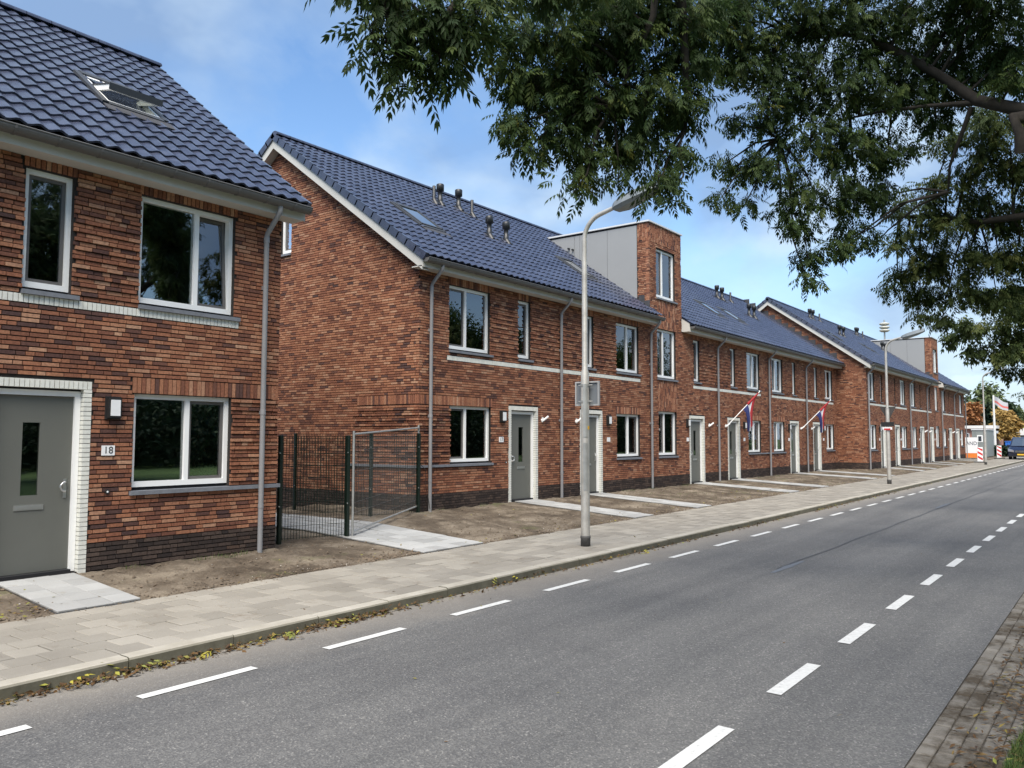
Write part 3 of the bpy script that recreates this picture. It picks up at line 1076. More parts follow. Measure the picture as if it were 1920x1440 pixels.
def roof_window(parent, xa, xb, y0, y1, plane, opened=False):
    ye, ze, s = plane
    c = 1/math.sqrt(1+s*s); sn = s*c
    def P(x, y, n):   # n = height above the roof plane
        return (x, y - n*sn, ze + s*(y-ye) + n*c)
    def bx(mb, a, b, c0, c1, n0, n1):
        return mb.add([P(a,c0,n0),P(b,c0,n0),P(b,c1,n0),P(a,c1,n0),P(a,c0,n1),P(b,c0,n1),P(b,c1,n1),P(a,c1,n1)],
                      [(3,2,1,0),(4,5,6,7),(0,1,5,4),(1,2,6,5),(2,3,7,6),(3,0,4,7)])
    fl = MB()
    bx(fl, xa-0.09, xa, y0-0.05, y1+0.08, 0.02, 0.075); bx(fl, xb, xb+0.09, y0-0.05, y1+0.08, 0.02, 0.075)
    bx(fl, xa, xb, y1, y1+0.10, 0.02, 0.085); bx(fl, xa, xb, y0-0.10, y0, 0.02, 0.07)
    rw = fl.build('roof_window', M_FLASH, parent)
    ap = MB()                                       # dressed lead apron under the window
    bx(ap, xa-0.10, xb+0.10, y0-0.28, y0-0.10, 0.045, 0.056)
    ap.build('apron', M_LEAD, rw)
    if not opened:
        fr_ = MB()
        bx(fr_, xa, xa+0.06, y0, y1, 0.03, 0.095); bx(fr_, xb-0.06, xb, y0, y1, 0.03, 0.095)
        bx(fr_, xa+0.06, xb-0.06, y1-0.07, y1, 0.03, 0.10); bx(fr_, xa+0.06, xb-0.06, y0, y0+0.05, 0.03, 0.09)
        fr_.build('sash', M_FLASH, rw)
        g = MB(); bx(g, xa+0.06, xb-0.06, y0+0.05, y1-0.07, 0.070, 0.078)
        g.build('pane', M_SKYG, rw)
        return
    # centre-hung sash swung open: upper half in, lower half out
    fr_ = MB()
    bx(fr_, xa+0.005, xa+0.05, y0, y1, -0.10, 0.06); bx(fr_, xb-0.05, xb-0.005, y0, y1, -0.10, 0.06)
    bx(fr_, xa+0.05, xb-0.05, y1-0.06, y1, -0.10, 0.06); bx(fr_, xa+0.05, xb-0.05, y0, y0+0.05, -0.10, 0.06)
    fr_.build('frame', M_WFRAME, rw)
    ym = (y0+y1)/2 + 0.05
    zm = ze + s*(ym-ye) + 0.06*c
    ln = (y1-y0)/c/2
    th = math.atan(s) - math.radians(24)
    def Q(x, a, n):
        return (x, ym + a*math.cos(th) - n*math.sin(th), zm + a*math.sin(th) + n*math.cos(th))
    def qb(mb, x0, x1, a0, a1, n0, n1):
        return mb.add([Q(x0,a0,n0),Q(x1,a0,n0),Q(x1,a1,n0),Q(x0,a1,n0),Q(x0,a0,n1),Q(x1,a0,n1),Q(x1,a1,n1),Q(x0,a1,n1)],
                      [(3,2,1,0),(4,5,6,7),(0,1,5,4),(1,2,6,5),(2,3,7,6),(3,0,4,7)])
    sa = MB()
    qb(sa, xa+0.03, xa+0.09, -ln, ln, -0.05, 0.03); qb(sa, xb-0.09, xb-0.03, -ln, ln, -0.05, 0.03)
    qb(sa, xa+0.09, xb-0.09, -ln, -ln+0.07, -0.05, 0.03); qb(sa, xa+0.09, xb-0.09, ln-0.07, ln, -0.05, 0.03)
    sa.build('sash', M_WFRAME, rw)
    co = MB()
    qb(co, xa+0.02, xb-0.02, -ln-0.02, -ln+0.10, 0.031, 0.05); qb(co, xa+0.02, xa+0.10, -ln+0.10, ln, 0.031, 0.05); qb(co, xb-0.10, xb-0.02, -ln+0.10, ln, 0.031, 0.05)
    qb(co, xa+0.01, xb-0.01, -ln-0.03, -ln-0.021, -0.05, 0.05)
    co.build('cover', M_FLASH, rw)
    g = MB(); qb(g, xa+0.09, xb-0.09, -ln+0.07, ln-0.07, -0.006, 0.002)
    g.build('pane', M_GLASS, rw)

# skylight glass seen from far outside: same glass, darker blind behind
M_SKYG = plain('skylight_glass', (0.05, 0.06, 0.07), 0.04, var=0.05, spec=1.0)
MATS['skylight_glass'].node_tree.nodes['Principled BSDF'].inputs['Coat Weight'].default_value = 1.0
MATS['skylight_glass'].node_tree.nodes['Principled BSDF'].inputs['Coat IOR'].default_value = 2.2

def ridge(parent, xa, xb, y, z):
    n = max(1, round((xb-xa)/0.42))
    st = (xb-xa)/n
    for i in range(n):
        mb = MB()
        pr_ = []
        for k in range(9):
            a = math.pi*k/8
            pr_.append((y + 0.135*math.cos(a), z - 0.045 + 0.10*math.sin(a)))
        x0 = xa + i*st
        pr_ += [(y-0.115, z-0.045), (y+0.115, z-0.045)]
        mb.prism(pr_, 'x', x0, x0+st+0.02)
        o = mb.build('ridge_tile', M_TILE, parent)

def bargeboard(parent, x0, x1, ye, ze, yr, zr, both=True, h=0.20, hb=0.05):
    """white verge board along the gable rake, x0..x1 thickness; top edge follows the roof underside"""
    mb = MB()
    sl = (zr-ze)/(yr-ye)
    def seg(ya, za, yb, zb):
        mb.add([(x0, ya, za-h), (x0, yb, zb-h), (x0, yb, zb+hb), (x0, ya, za+hb), (x1, ya, za-h), (x1, yb, zb-h), (x1, yb, zb+hb), (x1, ya, za+hb)],
               [(0, 1, 2, 3), (7, 6, 5, 4), (0, 4, 5, 1), (1, 5, 6, 2), (2, 6, 7, 3), (3, 7, 4, 0)])
    seg(ye, ze, yr, zr)
    if both:
        seg(yr, zr, 2*yr-ye, ze)
    return mb.build('bargeboard', M_FASCIA, parent)

def verge(parent, x0, x1, ye, ze, yr, zr, both=True):
    """overlapping dark verge tiles folded over the rake"""
    sl = math.hypot(yr-ye, zr-ze)
    n = int(round(sl/EXP))
    c, s = (yr-ye)/sl, (zr-ze)/sl
    mb = MB()
    for sd in ((1, -1) if both else (1,)):
        for i in range(n):
            a, b2 = i*sl/n-0.01, (i+1)*sl/n+0.03
            t0, t1 = 0.05, 0.025
            def Q(x, d, n_):
                y = ye + c*d - s*n_
                z = ze + s*d + c*n_
                if sd < 0: y = 2*yr - y
                return (x, y, z)
            vs = [Q(x0,a,-0.11+t0-0.05),Q(x1,a,-0.11+t0-0.05),Q(x1,b2,-0.11),Q(x0,b2,-0.11),Q(x0,a,t0+0.012),Q(x1,a,t0+0.012),Q(x1,b2,t1+0.012),Q(x0,b2,t1+0.012)]
            mb.add(vs, [(3,2,1,0),(4,5,6,7),(0,1,5,4),(1,2,6,5),(2,3,7,6),(3,0,4,7)])
    return mb.build('verge_tiles', M_TILE, parent)

# ------------------------------------------------------------------ the houses
def house(name, label, x0, x1, yF, zb, spec, roofp, group=None):
    """spec keys: door(u0,u1,hinge), gw(u0,u1,mull,sash), uw[(u0,u1,mull,sash)], band(u0,u1), ledge(u0,u1),
    lamp, plate(u,txt), socket[u], pipe[x], relief[...], gable(depth), roofx(xa,xb), single"""
    ye, ze, yr, zr = roofp
    root = empty(name, (x0, yF, zb))
    tag(root, label, 'house', group)
    dz = zb
    W = Wall((0, yF), (1, 0), (0, -1))
    zs = ze - 0.23              # underside of the fascia
    ztop = zs + 0.02
    Z = dict(wt=2.289, wb=1.022, ut=5.041, ub=3.553, bb=3.331, bt=3.443, pl=0.355)
    if zb > 0.05:
        Z = dict(wt=2.447, wb=1.136, ut=5.285, ub=3.79, bb=3.518, bt=3.63, pl=0.46)
    def snap(v, lim=99.0):
        return min((zb-0.25) + CH*math.ceil((v-(zb-0.25))/CH - 0.15) - 0.0125, lim)
    holes = []
    extra = []; extra_t = []
    white = []
    tower = spec.get('tower')
    if 'door' in spec:
        d = spec['door']
        holes.append((d[0], d[1], zb-0.2, zb+2.42))
    wins = []
    if 'gw' in spec:
        g = spec['gw']
        gt = Z['wt'] if not tower else 2.60
        wins.append((g[0], g[1], Z['wb'], gt, g[2], g[3], spec.get('ledge', (g[0]-0.03, g[1]+0.05)), False))
        holes.append((g[0], g[1], Z['wb']-0.10, gt))
        if not tower:
            sp_ = spec.get('soldier', (g[0]-0.05, g[1]+0.05))
            st_ = snap(gt+0.205)
            holes.append((sp_[0], sp_[1], gt, st_))
            a, b_ = soldiers(sp_[0], sp_[1], gt+0.004, st_+0.004); extra += a; extra_t += b_
    for u in spec.get('uw', ()):
        t_ = Z['ut']; bb_ = Z['ub']
        tw = len(u) > 4 and u[4] == 'tower'
        if tw:
            t_, bb_ = 5.40, 3.76
        wins.append((u[0], u[1], bb_, t_, u[2], u[3], (u[0]-0.01, u[1]+0.09), spec.get('tilt') == u))
        holes.append((u[0], u[1], bb_-0.10, t_))
        if not tw:
            st_ = min(snap(t_+0.205), ztop-0.005)
            holes.append((u[0]-0.03, u[1]+0.03, t_, st_))
            a, b_ = soldiers(u[0]-0.03, u[1]+0.03, t_+0.004, st_+0.004); extra += a; extra_t += b_
    nb_ = round((Z['bb']-(zb-0.25))/CH)
    bb2 = (zb-0.25) + CH*nb_ - 0.004; bt2 = bb2 + 2*CH - 0.008
    for bd in spec.get('bands', ()):
        holes.append((bd[0], bd[1], bb2, bt2))
        a, _ = soldiers(bd[0], bd[1], bb2, bt2, wid=0.05, out=0.004)
        white += a
    wall_top = ztop
    if tower:
        t0, t1, ttop = tower['x0'], tower['x1'], tower['top']
        gu0, gu1 = spec['gw'][0], spec['gw'][1]
        # vertical brick panels between the stacked windows
        for (c, d) in ((2.60, 3.66), (5.40, 6.42)):
            holes.append((gu0-0.04, gu1+0.06, c, d))
            a, b_ = soldiers(gu0-0.04, gu1+0.06, c+0.004, d, rows=5); extra += a; extra_t += b_
        holes.append((tower['wu0'], tower['wu1'], 6.44-0.02, 8.14))
    rel = spec.get('relief', ())
    wholes = [h for h in holes]
    bl, tn = lay(x0, x1, zb-0.25, wall_top, wholes, rel, Z['pl'], R)
    if tower:
        hs_ = [h for h in wholes] + [(t0-0.01, t1+0.01, 8.28, 9.2)]
        b2, t2 = lay(t0, t1, zb-0.25 + CH*math.ceil((wall_top-zb+0.25)/CH), ttop, hs_, (), None, R)
        bl += b2; tn += t2
        a, b_ = soldiers(t0, t1, 8.285, ttop, rows=4)
        bl += a; tn += b_
    bl += extra; tn += extra_t
    # wall sheet with openings (only windows and doors are true holes)
    true_h = [(w_[0], w_[1], w_[2]-0.10, w_[3]) for w_ in wins]
    if 'door' in spec:
        d = spec['door']; true_h.append((d[0], d[1], zb-0.01, zb+2.42))
    wl = mortar_plane(W, x0, x1, zb-0.35, wall_top, true_h)
    if tower:
        wt_ = mortar_plane(W, t0, t1, wall_top, ttop, [(tower['wu0'], tower['wu1'], 6.44-0.10, 8.14)])
        off = len(wl.v)
        wl.v += wt_.v; wl.f += [[i+off for i in f] for f in wt_.f]; wl.mi += wt_.mi; wl.sm += wt_.sm
    # house shell: back wall, party walls, floors, upper ceiling
    dp = 2*(yr-yF)
    xi, xo = x0+(0.55 if spec.get('gable') else 0.06), x1-0.06
    wl.add([(xi, yF+0.3, zb-0.3), (xi, yF+dp, zb-0.3), (xi, yF+dp, zs), (xi, yr, zr-0.15), (xi, yF+0.3, zs)], [(0, 1, 2, 3, 4)], 1)
    wl.add([(xo, yF+0.3, zb-0.3), (xo, yF+dp, zb-0.3), (xo, yF+dp, zs), (xo, yr, zr-0.15), (xo, yF+0.3, zs)], [(4, 3, 2, 1, 0)], 1)
    wl.add([(x0, yF+dp, zb-0.3), (x1, yF+dp, zb-0.3), (x1, yF+dp, zs), (x0, yF+dp, zs)], [(0, 1, 2, 3)], 1)
    wl.box(x0+0.07, x1-0.07, yF+0.32, yF+4.5, zb-0.08, zb-0.02, 2)
    wl.box(x0+0.07, x1-0.07, yF+0.32, yF+4.5, zb+2.68, zb+2.95, 1)
    wl.box(x0+0.07, x1-0.07, yF+4.5, yF+4.6, zb-0.08, zs, 1)
    wl.box(x0+0.07, x1-0.07, yF+0.32, yF+4.5, zs+0.0, zs+0.1, 1)
    wall = wl.build('wall', [M_MORTAR, M_PLASTER, M_DARKIN], root)
    put_bricks(W, bl, tn, wall, spec.get('single', 0))
    if white:
        V, F = boxes(W, white)
        link('white_band', np_mesh('white_band', V, F), root, M_WBRICK)
    # gable wall facing the camera side
    if spec.get('gable'):
        G = Wall((x0, yF), (0, 1), (-1, 0))
        dpt = spec['gable']
        slope = (zr-ze)/(yr-ye)
        vm = lambda u: min(ze + slope*(yF+u-ye), ze + slope*(2*yr-ye-(yF+u))) - 0.10
        gh = list(spec.get('gholes', ()))
        ghb = list(gh)
        gs_ = [(a, b_, c, snap(d)) for (a, b_, c, d) in spec.get('gsold', ())]
        gl_, gt_ = lay(0.0, dpt, zb-0.25, zr, ghb + gs_, spec.get('grelief', ()), Z['pl'], R, vm)
        for (a, b_, c, d) in gs_:
            q, r_ = soldiers(a, b_, c+0.004, d+0.004); gl_ += q; gt_ += r_
        poly = [(0, zb-0.35), (dpt, zb-0.35), (dpt, vm(dpt)), (yr-yF, vm(yr-yF)), (0, vm(0))]
        mg = MB()
        def gpt(a, b_, d_=-0.018): return tuple(G.pts(np.array(float(a)), np.array(float(d_)), np.array(float(b_))))
        cuts = sorted(set([0.0, dpt, yr-yF] + [q_ for h_ in gh for q_ in h_[:2]]))
        cuts = [q_ for q_ in cuts if q_ <= dpt]
        for a, b_ in zip(cuts[:-1], cuts[1:]):
            hh_ = [h_ for h_ in gh if h_[0] <= (a+b_)/2 <= h_[1]]
            lo = zb-0.35
            for h_ in hh_:
                mg.add([gpt(a, lo), gpt(b_, lo), gpt(b_, h_[2]), gpt(a, h_[2])], [(3, 2, 1, 0)])
                lo = h_[3]
            mg.add([gpt(a, lo), gpt(b_, lo), gpt(b_, vm(b_)), gpt(a, vm(a))], [(3, 2, 1, 0)])
        for h_ in gh:          # attic room behind the gable window
            a, b_, c, d = h_
            for (p1_, p2_) in (((a, c), (a, d)), ((b_, c), (b_, d)), ((a, c), (b_, c)), ((a, d), (b_, d))):
                mg.add([gpt(*p1_), gpt(*p2_), gpt(*p2_, -0.4), gpt(*p1_, -0.4)], [(0, 1, 2, 3)], 1)
            mg.add([gpt(a-0.5, c-0.5, -1.5), gpt(b_+0.05, c-0.5, -1.5), gpt(b_+0.05, d+0.2, -1.5), gpt(a-0.5, d+0.2, -1.5)], [(0, 1, 2, 3)], 1)
        gw_ = mg.build('gable_wall', [M_MORTAR, M_PLASTER], root)
        # leave out bricks nobody can see: right behind the neighbouring roof
        put_bricks(G, gl_, gt_, gw_, spec.get('gsingle', 0))
        for (a, b_, c, d) in gh:
            window(root, G, a, b_, c+0.08, d, None, 'R', (a-0.02, b_+0.02))
        for lg in spec.get('gledge', ()):
            mb = MB(); mb.box(x0-0.045, x0+0.02, yF-0.045, yF+lg, Z['wb']-0.10, Z['wb']-0.045)
            mb.build('ledge', M_STONE, root)
    for (u0_, u1_, c, d, mu, sa, si, tl) in wins:
        window(root, W, u0_, u1_, c, d, mu, sa, si, tilt=tl, reveal_strip=(x0 > 12 and R.random() < 0.8))
    if tower:
        window(root, W, tower['wu0'], tower['wu1'], 6.50, 8.14, 0.40, 'L', (tower['wu0']-0.02, tower['wu1']+0.12))
    if 'door' in spec:
        d = spec['door']
        door(root, W, d[0], d[1], zb, d[2])
    if 'lamp' in spec: wall_lamp(root, W, *spec['lamp'])
    if 'plate' in spec: number_plate(root, yF, *spec['plate'])
    for u in spec.get('socket', ()): flag_socket(root, yF, u, 2.22)
    if spec.get('bell'):
        mb = MB(); mb.tube([(spec['bell'][0], yF-0.018, spec['bell'][1]), (spec['bell'][0], yF+0.01, spec['bell'][1])], 0.030, 12)
        bl_ = mb.build('door_bell', M_BLACK, root)
        mb = MB(); mb.tube([(spec['bell'][0], yF-0.022, spec['bell'][1]), (spec['bell'][0], yF-0.0185, spec['bell'][1])], 0.013, 10)
        mb.build('bell_button', M_WPLATE, bl_)
    # eaves
    ga, gb = spec.get('gutx', (x0, x1))
    yg, zg = gutter(root, ga, gb, yF, zs, spec.get('endL', False), spec.get('endR', False))
    for x in spec.get('pipe', ()):
        downpipe(root, x, yF, zb, yg, zg)
    # roof
    ra, rb = spec.get('roofx', (x0, x1))
    rm = MB()
    sl = (zr-ze)/(yr-ye)
    def rs(ya, yb, xa_, xb_, off):
        rm.add([(xa_, ya, ze+sl*(ya-ye)+off), (xb_, ya, ze+sl*(ya-ye)+off), (xb_, yb, ze+sl*(yb-ye)+off), (xa_, yb, ze+sl*(yb-ye)+off)], [(0, 1, 2, 3)])
    cutl = spec.get('roofcut', [])
    if tower:
        if t0 > ra+0.01: rs(ye+0.02, yr, ra, t0, -0.02)
        rs(tower['yb']-0.05, yr, max(t0, ra), t1, -0.02)
        rs(ye+0.02, yr, t1, rb, -0.02)
        ec = MB(); ec.prism([(yF-0.30, zs), (yF+0.02, zs), (yF+0.02, ze+sl*(yF-ye)-0.03), (yF-0.30, ze+sl*(yF-0.30-ye)-0.03)], 'x', spec['gutx'][0]+0.002 if spec['gutx'][0] > t1-0.1 else t1+0.01, (spec['gutx'][0] if spec['gutx'][0] > t1-0.1 else t1)+0.03)
        ec.build('eave_end', M_FASCIA, root)
    else:
        rs(ye+0.02, yr, ra, rb, -0.02)
    yb_ = 2*yr-ye
    rm.add([(ra, yr, zr-0.02), (rb, yr, zr-0.02), (rb, yb_, ze-0.02), (ra, yb_, ze-0.02)], [(0, 1, 2, 3)])
    roof = rm.build('roof', M_TILE, root)
    skip = [(a, b_, c, d) for (a, b_, c, d, o_) in spec.get('skylights', ())]
    if tower:
        skip.append((t0-0.03, t1+0.03, ye-1, tower['yb']))
    roof_slope(roof, ra, rb, ye, ze, yr, zr, [(a-0.02, b_+0.02, c-0.02, d+0.02) for a, b_, c, d in skip], spec.get('tsingle', 0), x0 > 30)
    ridge(roof, ra, rb, yr, zr+0.06)
    for (a, b_, c, d, op) in spec.get('skylights', ()):
        roof_window(root, a, b_, c, d, (ye, ze, sl), op)
    for (k_, x, y, z) in spec.get('vents', ()):
        vent(root, k_, x, y, z)
    if tower:
        build_dormer(root, tower, yF, ye, ze, sl)
    return root, wall, roof

def build_dormer(root, tw, yF, ye, ze, sl):
    t0, t1, top = tw['x0'], tw['x1'], tw['top']
    yb = ye + (top-ze)/sl
    # brick return on the left cheek
    G = Wall((t0, yF), (0, 1), (-1, 0))
    ret = 0.42
    vlo = lambda u: ze + sl*(yF+u-ye) - 0.1
    bl, tn = lay(0.0, ret, 5.6, 8.29, [], (), None, R)
    bl2, tn2 = soldiers(0.0, ret, 8.295, top, rows=4)
    bl += bl2; tn += tn2
    keep = [i for i, q in enumerate(bl) if q[3] > vlo(q[0])]
    bl = [bl[i] for i in keep]; tn = [tn[i] for i in keep]
    core = MB()
    core.box(t0+0.012, t0+0.2, yF+0.012, yF+ret, ze-0.2, top-0.01, 0)
    core.box(t1-0.05, t1-0.012, yF+0.3, yb, ze-0.2, top-0.01, 0)
    co = core.build('dormer_wall', M_MORTAR, root)
    put_bricks(G, bl, tn, co, 0)
    # right cheek, grey, seen only edge-on
    rc = MB(); rc.add([(t1, yF+0.25, ze), (t1, yb, top), (t1, yF+0.25, top)], [(0, 1, 2)]); rc.build('cheek_panel', M_PANEL, root)
    # grey cheek panels with open joints
    ys = [yF+ret+0.015, yF+ret+1.16, yF+ret+2.28, yF+ret+2.50, yb-0.02]
    for a, b in zip(ys[:-1], ys[1:]):
        a2, b2 = a+0.006, b-0.006
        za, zb_ = ze+sl*(a2-ye)+0.03, ze+sl*(b2-ye)+0.03
        tz = top-0.07
        if za > tz: continue
        poly = [(a2, za), (b2, min(zb_, tz)), (b2, tz), (a2, tz)] if zb_ < tz-0.02 else [(a2, za), (ye+(tz-ze-0.03)/sl, tz), (a2, tz)]
        mb = MB(); mb.prism(poly, 'x', t0-0.006, t0+0.02)
        mb.build('cheek_panel', M_PANEL, root)
    bk = MB(); bk.add([(t0+0.022, yF+ret, ze), (t0+0.022, yb, top), (t0+0.022, yF+ret, top)], [(2, 1, 0)]); bk.build('cheek_backing', M_GAP, root)
    tr_ = MB()
    tr_.box(t0-0.05, t1+0.05, yF-0.05, yb+0.3, top, top+0.05)
    tr_.build('dormer_roof', M_TRIM, root)
    if tw.get('outlets'):
        for (y, z) in tw['outlets']:
            mb = MB(); mb.tube([(t0-0.006, y, z), (t0-0.09, y, z-0.01)], 0.035, 10); mb.build('vent_outlet', M_BLACK, root)
    fl = MB()   # lead where the brick return meets the tiles
    z = ze+sl*(yF-ye)+0.02
    fl.box(t0-0.014, t0+0.004, yF-0.03, yF+0.16, z, z+0.26); fl.box(t0-0.0145, t0+0.003, yF+0.16, yF+0.38, z+0.16, z+0.45)
    fl.build('step_flashing', M_LEAD, root)

yB, yC = 1.81, 0.30
RA = (-0.38, 5.40, 4.41, 9.03)
RB = (1.40, 5.70, 6.94, 9.66)
RC = (-0.11, 5.70, 5.43, 9.66)
xA1 = 7.957
# left house, number 18
hA, wallA, roofA = house('brick_house', 'nearest red brick house, number 18, with an open roof window', 1.6, xA1, 0.0, 0.0, dict(
    door=(3.79, 5.06, 'L'), gw=(5.635, 7.125, 0.555, 'R'), ledge=(5.60, 8.00), soldier=(5.60, xA1),
    uw=[(4.175, 4.755, None, 'R'), (5.645, 7.125, 0.60, 'R')], tilt=(5.645, 7.125, 0.60, 'R'), bands=[(1.6, 7.21)],
    lamp=(5.335, 2.085), plate=(5.295, 1.525, '18'), bell=(5.30, 0.985), pipe=[7.62],
    relief=[(7.13, 8.0, 1.02, 2.29), (4.76, 5.64, 3.50, 5.12), (1.6, 4.17, 3.50, 5.12)],
    gutx=(1.6, 8.17), endR=True, roofx=(1.6, 8.2), skylights=[(5.72, 6.58, 1.29, 2.14, True)], single=300, tsingle=300), RA)
# right-hand (hidden) flank of the left house
fa = MB()
fa.add([(xA1, 0.0, -0.3), (xA1, 8.82, -0.3), (xA1, 8.82, 5.2), (xA1, 4.41, 8.85), (xA1, 0.0, 5.2)], [(0, 1, 2, 3, 4)])
fa.build('flank_wall', M_MORTAR, hA)
FW = Wall((xA1, 0.0), (0, 1), (1, 0))
_b, _t = lay(0.0, 2.4, -0.25, 5.18, [], (), 0.355, R)
V, F = boxes(FW, _b); F = F[:, ::-1]
o = link('flank_brickwork', np_mesh('flank_brickwork', V, F, np.repeat(_t, 5)), hA, M_BRICK); o['kind'] = 'stuff'
bargeboard(hA, 8.06, 8.10, -0.30, 5.40, 4.41, 9.0)
verge(hA, 8.15, 8.22, -0.38, 5.40, 4.41, 9.03)

gB = 'terraced houses of the middle row'
gC = 'terraced houses of the far row'
UP = 3.70
xb = [13.036, 18.61, 23.99, 29.39, 34.94, 40.10, 45.44]
def rel(*r): return [(a, b, UP, 5.4) for a, b in r]
hB1, wallB1, roofB1 = house('terraced_house', 'end house of the middle row, number 17, beside the wire fence', xb[0], xb[1], yB, 0.1, dict(
    door=(16.327, 17.594, 'R'), gw=(14.10, 15.61, 0.41, 'L'), ledge=(12.99, 15.66), soldier=(xb[0], 15.66),
    uw=[(14.04, 15.555, 0.44, 'L'), (16.72, 17.27, None, 'R')], bands=[(13.98, xb[1])], lamp=(16.04, 2.24), plate=(16.01, 1.66, '17'), bell=(16.2, 1.09),
    socket=[17.78], pipe=[13.34, 18.61], gutx=(12.80, xb[1]), endL=True, roofx=(12.82, xb[1]),
    relief=rel((15.56, 16.72), (17.27, 18.6)) + [(13.0, 14.1, 1.14, 2.44)],
    gable=5.9, gholes=[(4.62, 5.06, 6.44, 7.60)], gsold=[(0.0, 2.0, 2.451, 2.656)], grelief=[(0.0, 2.05, 1.14, 2.44)], gledge=[2.3],
    skylights=[(14.45, 15.25, 3.18, 4.12, False)], single=150, gsingle=150, tsingle=300,
    vents=[('thin', 17.56, 5.60, 8.71), ('cap', 17.92, 5.68, 8.76), ('cap', 18.22, 4.0, 7.56)]), RB, gB)
house('terraced_house', 'second house of the middle row, left of the dormer tower, partly behind the lamp post', xb[1], xb[2], yB, 0.1, dict(
    door=(19.68, 20.92, 'L'), gw=(21.79, 23.28, 0.56, 'R'), uw=[(19.90, 20.45, None, 'R'), (21.77, 23.225, 0.56, 'R')], bands=[(xb[1], 23.30)],
    lamp=(21.25, 2.24), plate=(21.27, 1.66), socket=[19.46], pipe=[23.93], gutx=(xb[1], 24.15), endR=True, roofx=(xb[1], 24.0),
    relief=rel((18.62, 19.9), (20.45, 21.77)), skylights=[(21.75, 22.5, 3.04, 4.0, False)],
    vents=[('cap', 18.84, 5.74, 8.83), ('thin', 19.23, 5.52, 8.66), ('cap', 19.0, 3.98, 7.55)]), RB, gB)
TB = dict(x0=23.955, x1=26.41, top=8.93, wu0=24.50, wu1=25.92, yb=5.95, outlets=[(4.95, 8.44), (4.78, 8.38)])
house('terraced_house', 'middle row house with the tall brick dormer tower', xb[2], xb[3], yB, 0.1, dict(
    door=(26.95, 28.25, 'R'), gw=(24.58, 25.94, 0.40, 'L'), uw=[(24.52, 25.93, 0.40, 'L', 'tower'), (27.38, 27.89, None, 'R')], bands=[(27.32, xb[3])],
    tower=TB, lamp=(26.78, 2.25), plate=(26.79, 1.66), socket=[28.63], pipe=[29.39], gutx=(26.42, xb[3]), endL=True, roofx=(24.0, xb[3]),
    relief=rel((27.9, 29.38))), RB, gB)
house('terraced_house', 'middle row house whose flag hangs over the ground-floor window', xb[3], xb[4], yB, 0.1, dict(
    door=(30.42, 31.68, 'L'), gw=(32.60, 34.06, 0.56, 'R'), uw=[(30.80, 31.30, None, 'R'), (32.52, 33.98, 0.56, 'R')], bands=[(xb[3], 34.08)],
    ledge=(32.56, xb[4]), lamp=(32.12, 2.23), plate=(32.12, 1.66), socket=[30.19], pipe=[34.935],
    relief=rel((29.4, 30.8), (31.3, 32.5)) + [(34.07, 34.93, 1.14, 2.44)], skylights=[(32.55, 33.35, 3.16, 4.08, False)]), RB, gB)
house('terraced_house', 'middle row house whose flag hangs right of its own door', xb[4], xb[5], yB, 0.1, dict(
    door=(37.75, 39.02, 'R'), gw=(35.62, 37.04, 0.42, 'L'), uw=[(35.50, 36.88, 0.42, 'L'), (38.20, 38.67, None, 'R')], bands=[(35.45, xb[5])],
    ledge=(xb[4], 37.10), lamp=(37.60, 2.23), plate=(37.58, 1.66), socket=[39.28], pipe=[40.06],
    relief=rel((36.9, 38.2), (38.7, 40.1)), skylights=[(34.98, 35.78, 3.2, 4.08, False)],
    vents=[('cap', 38.87, 5.75, 8.85), ('cap', 39.40, 5.70, 8.81), ('cap', 39.70, 4.4, 7.87)]), RB, gB)
house('terraced_house', 'last house of the middle row, tucked against the projecting far row', xb[5], xb[6], yB, 0.1, dict(
    door=(41.20, 42.50, 'L'), gw=(43.42, 44.84, 0.42, 'L'), uw=[(41.52, 42.04, None, 'R'), (43.33, 44.68, 0.42, 'L')], bands=[(xb[5], 44.78)],
    lamp=(42.90, 2.23), plate=(42.92, 1.66), socket=[40.92], pipe=[],
    relief=rel((40.1, 41.5), (42.1, 43.3)), vents=[('thin', 40.88, 5.85, 8.90), ('cap', 40.29, 4.36, 7.85)]), RB, gB)
# verge and bargeboard of the middle row's gable
bargeboard(hB1, 12.80, 12.84, 1.52, 5.60, 6.94, 9.50)
mb = MB(); mb.add([(12.84, 1.5, 5.40), (13.04, 1.5, 5.40), (13.04, 6.94, 9.30), (12.84, 6.94, 9.30)], [(3, 2, 1, 0)])
mb.add([(12.84, 6.94, 9.30), (13.04, 6.94, 9.30), (13.04, 12.3, 5.40), (12.84, 12.3, 5.40)], [(3, 2, 1, 0)])
mb.build('verge_soffit', M_FASCIA, hB1)
verge(hB1, 12.76, 12.86, 1.40, 5.70, 6.94, 9.66)

